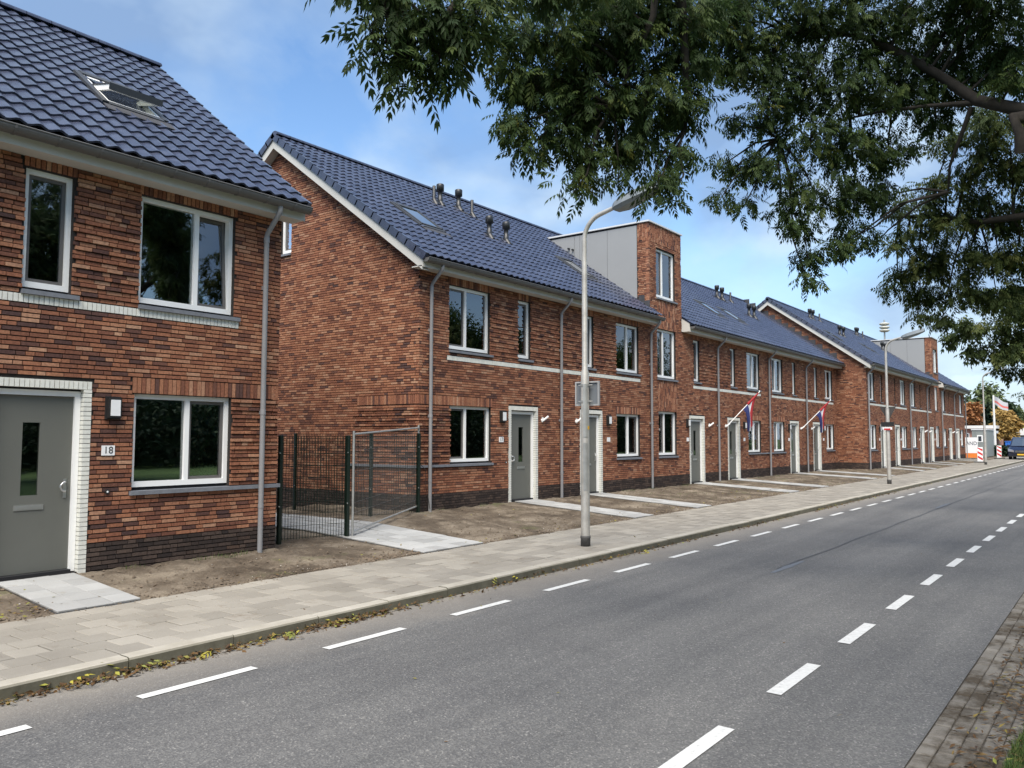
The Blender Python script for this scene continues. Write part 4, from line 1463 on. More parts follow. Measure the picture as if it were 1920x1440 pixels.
# far row
xc = [45.46, 50.60, 55.90, 61.30, 66.50, 72.18, 77.50]
hC1, _, _ = house('terraced_house', 'end house of the far row, its stepped gable rising above the middle row', xc[0], xc[1], yC, 0.1, dict(
    door=(48.38, 49.62, 'R'), gw=(46.08, 47.46, 0.42, 'L'), uw=[(46.0, 47.22, 0.42, 'L'), (48.58, 48.97, None, 'R')], bands=[(45.95, xc[1])],
    lamp=(48.1, 2.23), plate=(48.1, 1.66), pipe=[45.62], gutx=(45.28, xc[1]), endL=True, roofx=(45.28, xc[1]), gable=5.6,
    relief=rel((47.3, 48.6), (49.0, 50.6)), skylights=[(46.1, 46.9, 1.86, 2.58, False)],
    vents=[('cap', 49.45, 4.36, 8.88), ('cap', 50.2, 4.40, 8.90), ('cap', 50.36, 2.9, 7.85)]), RC, gC)
house('terraced_house', 'second house of the far row, its door just right of the lamp post with signs', xc[1], xc[2], yC, 0.1, dict(
    door=(51.85, 53.06, 'L'), gw=(53.66, 55.10, 0.56, 'R'), uw=[(51.93, 52.25, None, 'R'), (53.5, 54.85, 0.56, 'R')], bands=[(xc[1], 55.2)],
    lamp=(53.35, 2.23), plate=(53.35, 1.66), pipe=[55.90], relief=rel((50.6, 51.9), (52.3, 53.5)), ledge=(53.6, 55.9), skylights=[(53.25, 54.05, 1.76, 2.5, False)],
    vents=[('thin', 51.86, 4.5, 9.0), ('cap', 51.19, 2.9, 7.85)]), RC, gC)
house('terraced_house', 'third house of the far row, between two downpipes left of the far dormer tower', xc[2], xc[3], yC, 0.1, dict(
    door=(59.1, 60.4, 'R'), gw=(56.76, 58.05, 0.42, 'L'), uw=[(56.5, 57.8, 0.42, 'L'), (59.2, 59.55, None, 'R')], bands=[(56.45, xc[3])],
    lamp=(58.8, 2.23), plate=(58.8, 1.66), socket=[60.6], pipe=[61.30], relief=rel((57.9, 59.2), (59.6, 61.2)),
    vents=[('cap', 60.26, 4.46, 8.95), ('cap', 60.8, 4.5, 8.98), ('cap', 61.1, 2.95, 7.88)]), RC, gC)
TC = dict(x0=63.80, x1=66.20, top=8.93, wu0=64.45, wu1=65.75, yb=4.4)
house('terraced_house', 'far row house with the far brick dormer tower', xc[3], xc[4], yC, 0.1, dict(
    door=(62.45, 63.75, 'L'), gw=(64.70, 65.93, 0.58, 'R'), uw=[(62.38, 62.85, None, 'R'), (64.60, 65.60, 0.58, 'R', 'tower')], bands=[(xc[3], 63.2)],
    tower=TC, lamp=(64.05, 2.23), plate=(64.1, 1.66), socket=[62.2], pipe=[], gutx=(xc[3], 64.2), endR=True, roofx=(xc[3], xc[4]), relief=rel((61.3, 62.3)),
    vents=[('thin', 61.96, 4.44, 8.95), ('cap', 61.75, 2.9, 7.85)]), RC, gC)
house('terraced_house', 'fifth house of the far row, just right of the far dormer tower', xc[4], xc[5], yC, 0.1, dict(
    door=(69.9, 71.2, 'R'), gw=(67.57, 68.82, 0.42, 'L'), uw=[(67.2, 68.55, 0.42, 'L'), (70.0, 70.3, None, 'R')], bands=[(67.1, xc[5])],
    lamp=(69.6, 2.23), plate=(69.6, 1.66), socket=[71.4], pipe=[66.82, 72.18], gutx=(66.25, xc[5]), endL=True, relief=rel((68.6, 70.0), (70.4, 72.1))), RC, gC)
house('terraced_house', 'last house at the far end of the far row', xc[5], xc[6], yC, 0.1, dict(
    door=(73.2, 74.6, 'L'), gw=(75.42, 76.65, 0.42, 'L'), uw=[(73.3, 73.6, None, 'R'), (75.05, 76.28, 0.42, 'L')], bands=[(xc[5], 77.1)],
    lamp=(75.0, 2.23), plate=(75.0, 1.66), socket=[72.95], pipe=[77.62], gutx=(xc[5], 77.75), endR=True, roofx=(xc[5], 77.75), relief=rel((72.2, 73.2), (73.7, 75.0))), RC, gC)
bargeboard(hC1, 45.26, 45.30, 0.02, 5.60, 5.43, 9.50)
verge(hC1, 45.22, 45.32, -0.11, 5.70, 5.43, 9.66)
# stepped lead flashing where the middle row's roof meets the far row's gable
slB = (RB[3]-RB[1])/(RB[2]-RB[0])
y = 1.75
while y < 6.6:
    mb = MB()
    z = RB[1] + slB*(y-RB[0])
    mb.box(45.425, 45.452, y, y+0.365, z+0.02, z+0.365*slB+0.13)
    mb.build('step_flashing', M_LEAD, hC1)
    y += 0.37
mb = MB(); mb.add([(77.5, 0.3, -0.2), (77.5, 10.5, -0.2), (77.5, 10.5, 5.5), (77.5, 5.43, 9.5), (77.5, 0.3, 5.5)], [(0, 1, 2, 3, 4)])
mb.build('end_wall', M_MORTAR, hC1)

# ------------------------------------------------------------------ ground, road, pavement
def gz(x):
    return -0.15 + 0.0022*min(max(x-4.0, 0.0), 90.0)
def ground_strip(name, ys, mat, dz=lambda x, y: 0.0, x0=-60.0, x1=200.0, step=4.0):
    xs = np.arange(x0, x1+0.1, step)
    V = []; F = []
    for x in xs:
        for y in ys:
            V.append((x, y, gz(x)+dz(x, y)))
    n = len(ys)
    for i in range(len(xs)-1):
        for j in range(n-1):
            F.append((i*n+j, (i+1)*n+j, (i+1)*n+j+1, i*n+j+1))
    me = np_mesh(name, np.array(V), np.array(F), smooth=True)
    o = link(name, me, None, mat)
    o['kind'] = 'structure'
    return o
ROADZ = -0.115
road = ground_strip('road', [-9.56, -8.0, -6.6, -5.2, -3.95], M_ASPH, lambda x, y: ROADZ + 0.025*(1-((y+6.75)/2.8)**2))
def rz(x, y): return gz(x) + ROADZ + 0.025*(1-((y+6.75)/2.8)**2)
bed = ground_strip('ground', [-9.50, -60.0], M_GRASS, lambda x, y: -0.16 if y > -10 else -0.16)
bed2 = ground_strip('far_ground', [-3.90, 60.0], M_SOIL, lambda x, y: -0.16)
# wide field so the land reaches the horizon
mb = MB(); mb.add([(-1200, -1200, -0.42), (1500, -1200, -0.42), (1500, 1200, -0.42), (-1200, 1200, -0.42)], [(0, 1, 2, 3)])
tag(mb.build('field', M_GRASS), kind='structure')

# lane dashes: each a thin painted sheet, children of the road
def dash(x0, x1, yc, wd):
    mb = MB()
    r = 0.03
    n = 5
    V = []
    for x in np.linspace(x0, x1, n):
        q = 0.012 if x in (x0, x1) else 0
        V += [(x, yc-wd/2, rz(x, yc-wd/2)+0.005), (x, yc+wd/2, rz(x, yc+wd/2)+0.005)]
    F = [(2*i, 2*i+2, 2*i+3, 2*i+1) for i in range(n-1)]
    mb.add(V, F)
    mb.build('lane_marking', M_PAINT, road)
k = -3
while 3.26+1.775*k < 95:
    dash(3.26+1.775*k, 4.27+1.775*k, -4.72, 0.105); k += 1
k = -3
while 4.33+1.905*k < 95:
    dash(4.33+1.905*k, 5.33+1.905*k, -8.475, 0.115); k += 1
for (xa, xb_, yy) in ((11.6, 13.0, -6.56), (24.7, 26.8, -6.43)):
    mb = MB()
    pts = []
    n = 8
    for i in range(n+1):
        x = xa+(xb_-xa)*i/n
        w2 = 0.025+0.03*math.sin(math.pi*i/n)*R.uniform(0.6, 1.2)
        pts += [(x, yy-w2, rz(x, yy)+0.005), (x, yy+w2, rz(x, yy)+0.005)]
    mb.add(pts, [(2*i, 2*i+2, 2*i+3, 2*i+1) for i in range(n)])
    mb.build('chalk_mark', M_CHALK, road)
# dark sealed seam in the middle of the road
mb = MB()
n = 60
V = []
for i in range(n+1):
    x = 12+60*i/n
    y = -6.50+0.02*math.sin(i*1.7)
    V += [(x, y-0.02, rz(x, y)+0.0045), (x, y+0.02, rz(x, y)+0.0045)]
mb.add(V, [(2*i, 2*i+2, 2*i+3, 2*i+1) for i in range(n)])
mb.build('road_seam', plain('seam_tar', (0.055, 0.055, 0.058), 0.8, var=0.25, scale=7), road)

# kerb: one stone per metre
kerb = empty('kerb', (0, -3.95, 0)); kerb['kind'] = 'structure'
def kerb_mesh():
    mb = MB()
    pr_ = [(-3.955, -0.13), (-3.955, -0.022), (-3.945, -0.006), (-3.93, 0.0), (-3.80, 0.0), (-3.80, -0.13)]
    mb.prism(pr_, 'x', 0.004, 0.996)
    return mb.mesh('kerb_stone')
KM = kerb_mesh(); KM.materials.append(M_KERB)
x = -0.42
while x < 96:
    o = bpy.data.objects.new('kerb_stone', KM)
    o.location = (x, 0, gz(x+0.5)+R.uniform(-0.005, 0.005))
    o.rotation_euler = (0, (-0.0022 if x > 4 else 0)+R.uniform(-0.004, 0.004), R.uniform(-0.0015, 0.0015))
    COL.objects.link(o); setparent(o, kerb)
    x += 1.0

# pavement of 30 cm tiles in half bond
pav = MB()
def strip_quads(mb, xs, y0, y1, off0, off1=None):
    off1 = off0 if off1 is None else off1
    for a, b in zip(xs[:-1], xs[1:]):
        mb.add([(a, y0, gz(a)+off0), (b, y0, gz(b)+off0), (b, y1, gz(b)+off1), (a, y1, gz(a)+off1)], [(0, 1, 2, 3)])
strip_quads(pav, list(np.arange(-20, 101, 4.0)), -3.82, -1.66, -0.013)
pave = pav.build('pavement', M_JOINT); pave['kind'] = 'structure'
Tt = 0.30; Yb = -1.70
tiles = []
for r in range(7):
    off = 0.15*(r % 2)
    x = -6.0 + off
    while x < 92:
        tiles.append((x+0.004, x+Tt-0.004, Yb-(r+1)*Tt+0.005, Yb-r*Tt-0.005))
        x += Tt
tiles = np.array(tiles)
mid = np.stack([(tiles[:, 0]+tiles[:, 1])/2, (tiles[:, 2]+tiles[:, 3])/2], -1)
dd = np.hypot(mid[:, 0], mid[:, 1]-CAM[1])
P3 = np.column_stack([mid, np.full(len(mid), -0.15)]) - CAM
pxv = (P3 @ _r2)/np.maximum(P3 @ _fw, 0.1)*1519+960
dd = dd + np.where((P3 @ _fw < 0.5) | (pxv < -20), 1000, 0)
order = np.argsort(dd)
mb = MB()
mb.rbox(-0.145, 0.145, -0.145, 0.145, -0.05, 0.0, 0.006)
PT = mb.mesh('paving_tile'); PT.materials.append(M_PAVEO)
for i in order[:300]:
    o = bpy.data.objects.new('paving_tile', PT)
    o.location = (mid[i, 0], mid[i, 1], gz(mid[i, 0])+R.uniform(-0.0035, 0.0035))
    o.rotation_euler = (R.uniform(-0.008, 0.008), R.uniform(-0.008, 0.008), R.uniform(-0.004, 0.004))
    COL.objects.link(o); setparent(o, pave)
rest = tiles[order[300:]]
zz = np.array([gz(x) for x in (rest[:, 0]+rest[:, 1])/2]) + NR.uniform(-0.003, 0.003, len(rest))
V = np.stack([np.stack([rest[:, 0], rest[:, 2], zz], -1), np.stack([rest[:, 1], rest[:, 2], zz], -1), np.stack([rest[:, 1], rest[:, 3], zz], -1), np.stack([rest[:, 0], rest[:, 3], zz], -1),
              np.stack([rest[:, 0], rest[:, 2], zz-0.03], -1), np.stack([rest[:, 1], rest[:, 2], zz-0.03], -1), np.stack([rest[:, 1], rest[:, 3], zz-0.03], -1), np.stack([rest[:, 0], rest[:, 3], zz-0.03], -1)], 1).reshape(-1, 3)
q = np.array([(0,1,2,3),(0,4,5,1),(1,5,6,2),(2,6,7,3),(3,7,4,0)])
F = (np.arange(len(rest))[:, None, None]*8+q[None]).reshape(-1, 4)
o = link('paving_tiles', np_mesh('paving_tiles', V, F, np.repeat(NR.random(len(rest)), 5)), pave, M_PAVE); o['kind'] = 'stuff'

# garden soil: rough ground between pavement and houses
def wall_y(x):
    if x < 8.0: return 0.05
    if x < 13.0: return 9.0
    if x < 45.4: return yB+0.05
    if x < 77.6: return yC+0.05
    return 6.0
def soil_z(x, y):
    base = gz(x)
    if x < 8.0:
        wz = -0.02; wy = 0.0
    elif x < 13.0:
        wz = -0.03+0.025*(x-8); wy = 1.2
    elif x < 45.4:
        wz = 0.085; wy = yB
    elif x < 77.6:
        wz = 0.085; wy = yC
    else:
        return base - 0.012
    t_ = min(max((y+1.68)/(wy+1.68), 0.0), 1.0)
    return base - 0.012 + (wz - base)*t_
from mathutils import noise as mno
PATHX = [(3.995, 4.895), (9.55, 11.05)] + [((a+b)/2-0.45, (a+b)/2+0.45) for a, b in ((16.327, 17.594), (19.68, 20.92), (26.95, 28.25), (30.42, 31.68), (37.75, 39.02), (41.20, 42.50), (48.38, 49.62), (51.85, 53.06), (59.1, 60.4), (62.45, 63.75), (69.9, 71.2), (73.2, 74.6))]
def soil_patch(x0, x1, y0, y1, st):
    xs = np.arange(x0, x1+st*0.5, st); ys = np.arange(y0, y1+st*0.5, st)
    V = []
    for x in xs:
        for y in ys:
            e = min(1.0, max(0.0, (y-y0)/0.15))
            q_ = 0.25 if any(a-0.1 < x < b+0.1 for a, b in PATHX) else 1.0
            h = q_*0.034*mno.fractal(Vector((x*2.6, y*2.6, 0)), 1.0, 2.0, 4) + q_*0.014*mno.noise(Vector((x*9, y*9, 3.0)))
            V.append((x, y, soil_z(x, y) + h*e + 0.004*e))
    n = len(ys)
    ii, jj = np.meshgrid(np.arange(len(xs)-1), np.arange(n-1), indexing='ij')
    a = (ii*n+jj).ravel()
    F = np.stack([a, a+n, a+n+1, a+1], -1)
    return np.array(V), F
Vs = []; Fs = []; nb = 0
for (x0, x1, y1, st) in ((0.0, 8.0, 0.0, 0.05), (8.0, 13.0, 5.0, 0.07), (13.0, 29.0, yB, 0.06), (29.0, 45.5, yB, 0.10), (45.5, 78.5, yC+0.02, 0.14)):
    V, F = soil_patch(x0, x1, -1.69, y1, st)
    Vs.append(V); Fs.append(F+nb); nb += len(V)
soil = link('garden_soil', np_mesh('garden_soil', np.concatenate(Vs), np.concatenate(Fs), smooth=True), None, M_SOIL)
soil['kind'] = 'structure'
# clods and crumbs of earth
def clods(n, xr, yfun, smin, smax):
    V = []; F = []
    base = np.array([(1,0,0),(-1,0,0),(0,1,0),(0,-1,0),(0,0,1),(0,0,-0.6)], float)
    fc = np.array([(0,2,4),(2,1,4),(1,3,4),(3,0,4),(2,0,5),(1,2,5),(3,1,5),(0,3,5)])
    for i in range(n):
        x = R.uniform(*xr); y = yfun(x)
        s = R.uniform(smin, smax)*(0.5+R.random()**2)
        b_ = base*s*NR.uniform(0.5, 1.3, (6, 3))
        b_[:, 2] *= 0.7
        a = R.random()*6.3
        c_, s_ = math.cos(a), math.sin(a)
        b_ = np.stack([b_[:, 0]*c_-b_[:, 1]*s_, b_[:, 0]*s_+b_[:, 1]*c_, b_[:, 2]], -1)
        V.append(b_ + np.array((x, y, soil_z(x, y)+0.012)))
        F.append(fc+6*i)
    return np.concatenate(V), np.concatenate(F)
def garden_y(x):
    wy = 0.0 if x < 8 else (0.6 if x < 13 else (yB if x < 45.4 else yC))
    return R.uniform(-1.66, wy-0.05) if R.random() < 0.55 else -1.66+abs(R.gauss(0, 0.22))
V1, F1 = clods(5000, (2.5, 30.0), garden_y, 0.008, 0.026)
V2, F2 = clods(900, (30.0, 77.0), garden_y, 0.015, 0.035)
V3, F3 = clods(260, (8.5, 9.7), lambda x: -1.62+abs(R.gauss(0, 0.12))+0.5*(x-8.5)*0, 0.012, 0.030)
V4, F4 = clods(1500, (2.6, 45.0), lambda x: -1.66-abs(R.gauss(0, 0.07)), 0.006, 0.016)
Vc = np.concatenate([V1, V2, V3, V4]); Fc = np.concatenate([F1, F2+len(V1), F3+len(V1)+len(V2), F4+len(V1)+len(V2)+len(V3)])
o = link('soil_clods', np_mesh('soil_clods', Vc, Fc), None, M_CLOD)
tag(o, 'brown crumbs and clods of earth lying over the front gardens', 'soil', kind='stuff')

Vp, Fp = clods(420, (2.6, 45.0), garden_y, 0.006, 0.014)
o = link('pebbles', np_mesh('pebbles', Vp, Fp), None, plain('pebble', (0.36, 0.33, 0.29), 0.9, var=0.3, scale=20))
tag(o, 'small pale pebbles and rubble on the garden soil', 'pebbles', kind='stuff')
# garden paths of grey 30 cm tiles
mb = MB(); mb.rbox(-0.148, 0.148, -0.148, 0.148, -0.045, 0.0, 0.004)
GT = mb.mesh('path_tile'); GT.materials.append(M_GT)
def path(xa, ncol, ya, yb, wz):
    root = empty('garden_path', (xa, ya, gz(xa))); root['kind'] = 'structure'
    L = yb-ya
    n = max(1, round(L/0.30))
    st = L/n
    for i in range(n):
        y = ya+st*(i+0.5)
        for c in range(ncol):
            x = xa+0.15+0.30*c
            t_ = (y-ya)/L
            z = (soil_z(x, y)+0.034) if y > -1.66 else gz(x)+0.01
            o = bpy.data.objects.new('path_tile', GT)
            o.location = (x, y, z+R.uniform(-0.003, 0.003))
            o.rotation_euler = (math.atan2(soil_z(x, y+0.15)-soil_z(x, y-0.14), 0.29)+R.uniform(-0.006, 0.006), R.uniform(-0.006, 0.006), R.uniform(-0.006, 0.006))
            o.scale = (1, st/0.30, 1)
            COL.objects.link(o); setparent(o, root)
    bd = MB()
    for i in range(n):
        a_, b_ = ya+st*i, ya+st*(i+1)
        bd.add([(xa-0.01, a_, soil_z(xa, a_)+0.018), (xa+0.3*ncol+0.01, a_, soil_z(xa+0.5, a_)+0.018), (xa+0.3*ncol+0.01, b_, soil_z(xa+0.5, b_)+0.018), (xa-0.01, b_, soil_z(xa, b_)+0.018)], [(0, 1, 2, 3)])
    bd.build('path_bedding', M_JOINT, root)
path(3.995, 3, -1.685, -0.06, -0.02)
path(9.55, 5, -1.685, 0.60, -0.045)
path(9.55, 5, 0.60, 5.8, -0.02)
for (a, b) in ((16.327, 17.594), (19.68, 20.92), (26.95, 28.25), (30.42, 31.68), (37.75, 39.02), (41.20, 42.50)):
    path((a+b)/2-0.45, 3, -1.685, yB-0.05, 0.085)
for (a, b) in ((48.38, 49.62), (51.85, 53.06), (59.1, 60.4), (62.45, 63.75), (69.9, 71.2), (73.2, 74.6)):
    path((a+b)/2-0.45, 3, -1.685, yC-0.05, 0.085)

# clinker strip on the near side of the road
mb = MB()
strip_quads(mb, list(np.arange(-4, 61, 4.0)), -10.55, -9.545, -0.128)
ver = mb.build('clinker_strip', M_JOINT); ver['kind'] = 'structure'
cl = []
for r in range(9):
    y0 = -9.56-0.107*(r+1)
    x = -2.0+0.105*(r % 2)
    while x < 40:
        cl.append((x+0.104, y0+0.052)); x += 0.213
cl = np.array(cl)
P3 = np.column_stack([cl, np.full(len(cl), -0.27)])-CAM
dep = P3 @ _fw
px_ = P3 @ _r2/np.maximum(dep, 0.1)*1519+960; py_ = 720-P3 @ _u2/np.maximum(dep, 0.1)*1519
sc_ = np.hypot(P3[:, 0], P3[:, 1]) + np.where((dep < 0.3) | (px_ > 1990) | (px_ < 1500) | (py_ > 1500), 1000, 0)
od = np.argsort(sc_)
mb = MB(); mb.rbox(-0.102, 0.102, -0.050, 0.050, -0.05, 0.0, 0.006)
CK = mb.mesh('clinker'); CK.materials.append(M_CLINK)
for i in od[:300]:
    o = bpy.data.objects.new('clinker', CK)
    o.location = (cl[i, 0], cl[i, 1], gz(cl[i, 0])-0.115+R.uniform(-0.005, 0.005))
    o.rotation_euler = (R.uniform(-0.02, 0.02), R.uniform(-0.015, 0.015), R.uniform(-0.02, 0.02))
    COL.objects.link(o); setparent(o, ver)
rest = cl[od[300:]]
rr = np.column_stack([rest[:, 0]-0.102, rest[:, 0]+0.102, rest[:, 1]-0.05, rest[:, 1]+0.05])
zz = np.array([gz(x) for x in rest[:, 0]])-0.115+NR.uniform(-0.004, 0.004, len(rr))
V = np.stack([np.stack([rr[:, a], rr[:, b], zz+dz_], -1) for dz_ in (0, -0.03) for a, b in ((0, 2), (1, 2), (1, 3), (0, 3))], 1).reshape(-1, 3)
F = (np.arange(len(rr))[:, None, None]*8+q[None]).reshape(-1, 4)
o = link('clinker_paving', np_mesh('clinker_paving', V, F, np.repeat(NR.random(len(rr)), 5)), ver, M_CLINKJ); o['kind'] = 'stuff'

# ------------------------------------------------------------------ leaves: shared leaf-sheet builder
LEAF_V = np.array([(0, 0, 0), (0.42, 0.16, 0.02), (0.42, -0.16, 0.02), (1, 0, -0.10), (0.45, 0, -0.03)])
LEAF_F = np.array([(0, 4, 1), (0, 2, 4), (1, 4, 3), (4, 2, 3)])
def rotm(yaw, pitch, roll):
    cy, sy = np.cos(yaw), np.sin(yaw); cp, sp = np.cos(pitch), np.sin(pitch); cr_, sr = np.cos(roll), np.sin(roll)
    Rz = np.zeros((len(yaw), 3, 3)); Rz[:, 0, 0] = cy; Rz[:, 0, 1] = -sy; Rz[:, 1, 0] = sy; Rz[:, 1, 1] = cy; Rz[:, 2, 2] = 1
    Ry = np.zeros_like(Rz); Ry[:, 0, 0] = cp; Ry[:, 0, 2] = sp; Ry[:, 1, 1] = 1; Ry[:, 2, 0] = -sp; Ry[:, 2, 2] = cp
    Rx = np.zeros_like(Rz); Rx[:, 0, 0] = 1; Rx[:, 1, 1] = cr_; Rx[:, 1, 2] = -sr; Rx[:, 2, 1] = sr; Rx[:, 2, 2] = cr_
    return Rz @ Ry @ Rx
def scatter(P, yaw, pitch, roll, size, tmplV, tmplF):
    Rm = rotm(yaw, pitch, roll)
    V = np.einsum('nij,kj->nki', Rm, tmplV)*size[:, None, None] + P[:, None, :]
    F = (np.arange(len(P))[:, None, None]*len(tmplV) + tmplF[None]).reshape(-1, tmplF.shape[1])
    return V.reshape(-1, 3), F
def compound(pairs=4, L=0.21, ll=0.088, w=0.95):
    """ash leaf: drooping rachis with paired leaflets and one at the tip"""
    V = []; F = []
    def leaflet(base, ang, droop, s):
        c_, s_ = math.cos(ang), math.sin(ang)
        k_ = len(V)
        for (x, y, z) in LEAF_V:
            x2, y2 = x*s, y*s*w
            dz_ = -x2*math.sin(droop)
            x2 *= math.cos(droop)
            V.append((base[0]+x2*c_-y2*s_, base[1]+x2*s_+y2*c_, base[2]+dz_+z*s))
        for f in LEAF_F: F.append(tuple(i+k_ for i in f))
    for i in range(pairs):
        t_ = 0.22+0.68*i/(pairs-1)
        bx_, bz = L*t_, -0.12*L*t_*t_*2
        for sg in (1, -1):
            leaflet((bx_, 0, bz), sg*math.radians(52-8*i), math.radians(28), ll*(0.85+0.2*math.sin(math.pi*t_)))
    leaflet((L*0.92, 0, -0.22*L), 0.0, math.radians(32), ll*1.1)
    k_ = len(V)                                     # stalk as a thin sliver
    V += [(0, 0.002, 0), (0, -0.002, 0), (L*0.92, 0, -0.22*L)]
    F.append((k_, k_+1, k_+2))
    return np.array(V), np.array(F)
CP_NEAR = compound()
CP_FAR = compound(3, 0.24, 0.12, 1.1)

def pix(px, py, d):
    r_ = _fw + _r2*(px-960)/1519.12 - _u2*(py-720)/1519.12
    r_ = r_/np.linalg.norm(r_)
    return CAM + r_*d

def crown_from(blobs, tmpl, dens, rng, tone_rng=(0, 1), scl=1.0):
    """blobs: centre(3), radius; leaves hang in small sprays through each blob; returns mesh data and spray origins"""
    Ps = []; Yw = []; Pt = []; tones = []; sprays = []
    for (c, rad) in blobs:
        n = max(8, int(dens*rad*rad))
        ns = max(3, n//12)
        c = c + np.array((0, 0, 0.07))
        rad = max(rad-0.20*scl, 0.22*rad)
        sc = rng.normal(size=(ns, 3)); sc /= np.linalg.norm(sc, axis=1)[:, None]
        sc *= (rad*rng.random(ns)**0.40)[:, None]
        sc[:, 2] *= 0.8
        sprays.append((c, c+sc))
        k_ = rng.integers(0, ns, n)
        p_ = c + sc[k_] + rng.normal(size=(n, 3))*np.array((0.06, 0.06, 0.06))
        out_ = p_ - c
        Ps.append(p_)
        Yw.append(np.arctan2(out_[:, 1], out_[:, 0]) + rng.normal(size=n)*0.8)
        Pt.append(np.clip(rng.normal(0.55, 0.40, n), -0.3, 1.4))
        tb = rng.random(ns)
        tones.append(np.clip(0.6*tb[k_]+0.4*rng.random(n), 0, 1))
    P = np.concatenate(Ps); n = len(P)
    V, F = scatter(P, np.concatenate(Yw), np.concatenate(Pt), rng.normal(size=n)*0.45, scl*rng.uniform(0.65, 1.25, n), *tmpl)
    tn = np.repeat(np.concatenate(tones), len(tmpl[1]))
    lo, hi = tone_rng
    return V, F, lo+(hi-lo)*tn, sprays

def limb(mb, pts, r0, r1, n=8):
    m_ = len(pts)
    mb.tube(pts, [r0+(r1-r0)*(i/(m_-1))**0.8 for i in range(m_)], n)

def twig_sheet(sprays, rng, frac=0.5, r=0.006):
    """thin three-sided twigs from the blob centre out to its sprays"""
    V = []; F = []; k_ = 0
    for (c, pts) in sprays:
        for p_ in pts:
            if rng.random() > frac: continue
            a = c + (p_-c)*0.05; b_ = p_
            m_ = (a+b_)/2 + rng.normal(size=3)*0.05 + np.array((0, 0, 0.05))
            pp = [a, m_, b_]
            for j, (q_, rr_) in enumerate(zip(pp, (r, r*0.8, r*0.4))):
                for an in (0, 2.09, 4.19):
                    V.append(q_ + np.array((math.cos(an)*rr_, math.sin(an)*rr_, math.sin(an+1)*rr_*0.5)))
            for j in range(2):
                for s_ in range(3):
                    F.append((k_+j*3+s_, k_+j*3+(s_+1) % 3, k_+j*3+3+(s_+1) % 3, k_+j*3+3+s_))
            k_ += 9
    return np.array(V), np.array(F)

def street_tree(name, label, base, trunk_top, r0, blobs, limbs, tmpl, dens, mat, seed, tone=(0, 1), group='street trees on the near verge', twigs=0.85, scl=1.0):
    rng = np.random.default_rng(seed)
    root = empty(name, base)
    tag(root, label, 'tree', group)
    mb = MB()
    b_ = np.array(base, float); tt = np.array(trunk_top, float)
    pts = [b_+(tt-b_)*k_/6 + np.array((0.05*math.sin(k_*1.3+seed), 0.05*math.cos(k_*1.1), 0)) for k_ in range(7)]
    mb.tube(pts, [r0*1.35, r0*1.05, r0, r0*0.95, r0*0.9, r0*0.85, r0*0.75], 14)
    mb.build('trunk', M_BARK, root)
    for (pl, ra, rb_) in limbs:
        lb = MB(); limb(lb, [tuple(p_) for p_ in pl], ra, rb_)
        lb.build('limb', M_BARK, root)
    # branch from the nearest limb point (or the trunk top) to every blob
    lp = [tt]
    for (pl, ra, rb_) in limbs:
        pl = [np.array(p_, float) for p_ in pl]
        for a, c_ in zip(pl[:-1], pl[1:]):
            for s_ in np.linspace(0, 1, 5): lp.append(a+(c_-a)*s_)
    lp = np.array(lp)
    br = MB()
    for (c, rad) in blobs:
        d = np.linalg.norm(lp-c, axis=1)
        s_ = lp[np.argmin(d)]
        m1 = s_+(c-s_)*0.4+np.array((0, 0, 0.10*min(d.min(), 2.0)))
        m2 = s_+(c-s_)*0.75+np.array((0, 0, 0.06))+rng.normal(size=3)*0.04
        br.tube([tuple(s_), tuple(m1), tuple(m2), tuple(c)], [0.020, 0.014, 0.010, 0.005], 6)
    br.build('branches', M_BARK, root)['kind'] = 'stuff'
    V, F, tn, sp_ = crown_from(blobs, tmpl, dens, rng, tone, scl)
    cr_ = link('crown', np_mesh('crown', V, F, tn), root, mat)
    V, F = twig_sheet(sp_, rng, twigs)
    if len(V): link('twigs', np_mesh('twigs', V, F), root, M_BARK)['kind'] = 'stuff'
    return root

def B(px, py, d, rp):
    c = pix(px, py, d)
    return (c, rp/1519.0*d)

# nearest ash: its lowest branches hang over the road above the camera
bl1 = [B(650, -30, 5.6, 45), B(705, -22, 5.7, 48), B(760, -8, 5.8, 55), B(720, 60, 5.6, 38), B(765, 62, 5.7, 58), B(825, 40, 5.8, 75), B(890, 40, 5.9, 70), B(930, -10, 6.1, 60),
       B(745, 112, 5.6, 42), B(795, 120, 5.7, 45), B(845, 105, 5.8, 42), B(700, 105, 5.55, 26), B(885, 105, 5.9, 30), B(790, 158, 5.7, 26), B(825, 140, 5.75, 34), B(755, 150, 5.65, 30), B(690, 75, 5.55, 26), B(1000, -20, 6.5, 70), B(1080, -40, 6.8, 80)]
bl2 = [B(975, 70, 8.4, 62), B(950, 130, 8.4, 40), B(1040, 60, 8.6, 75), B(1000, 165, 8.4, 75), B(965, 235, 8.2, 48), B(1060, 170, 8.7, 90), B(1030, 265, 8.4, 62), B(985, 285, 8.2, 38), B(1120, 90, 9.0, 95),
       B(1130, 210, 8.8, 95), B(1105, 300, 8.6, 55), B(1090, 345, 8.4, 34), B(1070, 368, 8.2, 20), B(1195, 90, 9.3, 90), B(1210, 190, 9.0, 90), B(1190, 290, 8.8, 60), B(1160, 340, 8.6, 30),
       B(1235, 345, 8.6, 42), B(1255, 372, 8.5, 24), B(1225, 378, 8.5, 20), B(1280, 120, 9.5, 70), B(1275, 225, 9.3, 62), B(1275, 300, 8.9, 42), B(1300, 40, 9.7, 80), B(1315, 175, 9.4, 28), B(1220, 20, 9.5, 80), B(1140, 10, 9.0, 80)]
b1 = (3.4, -13.4, -0.2)
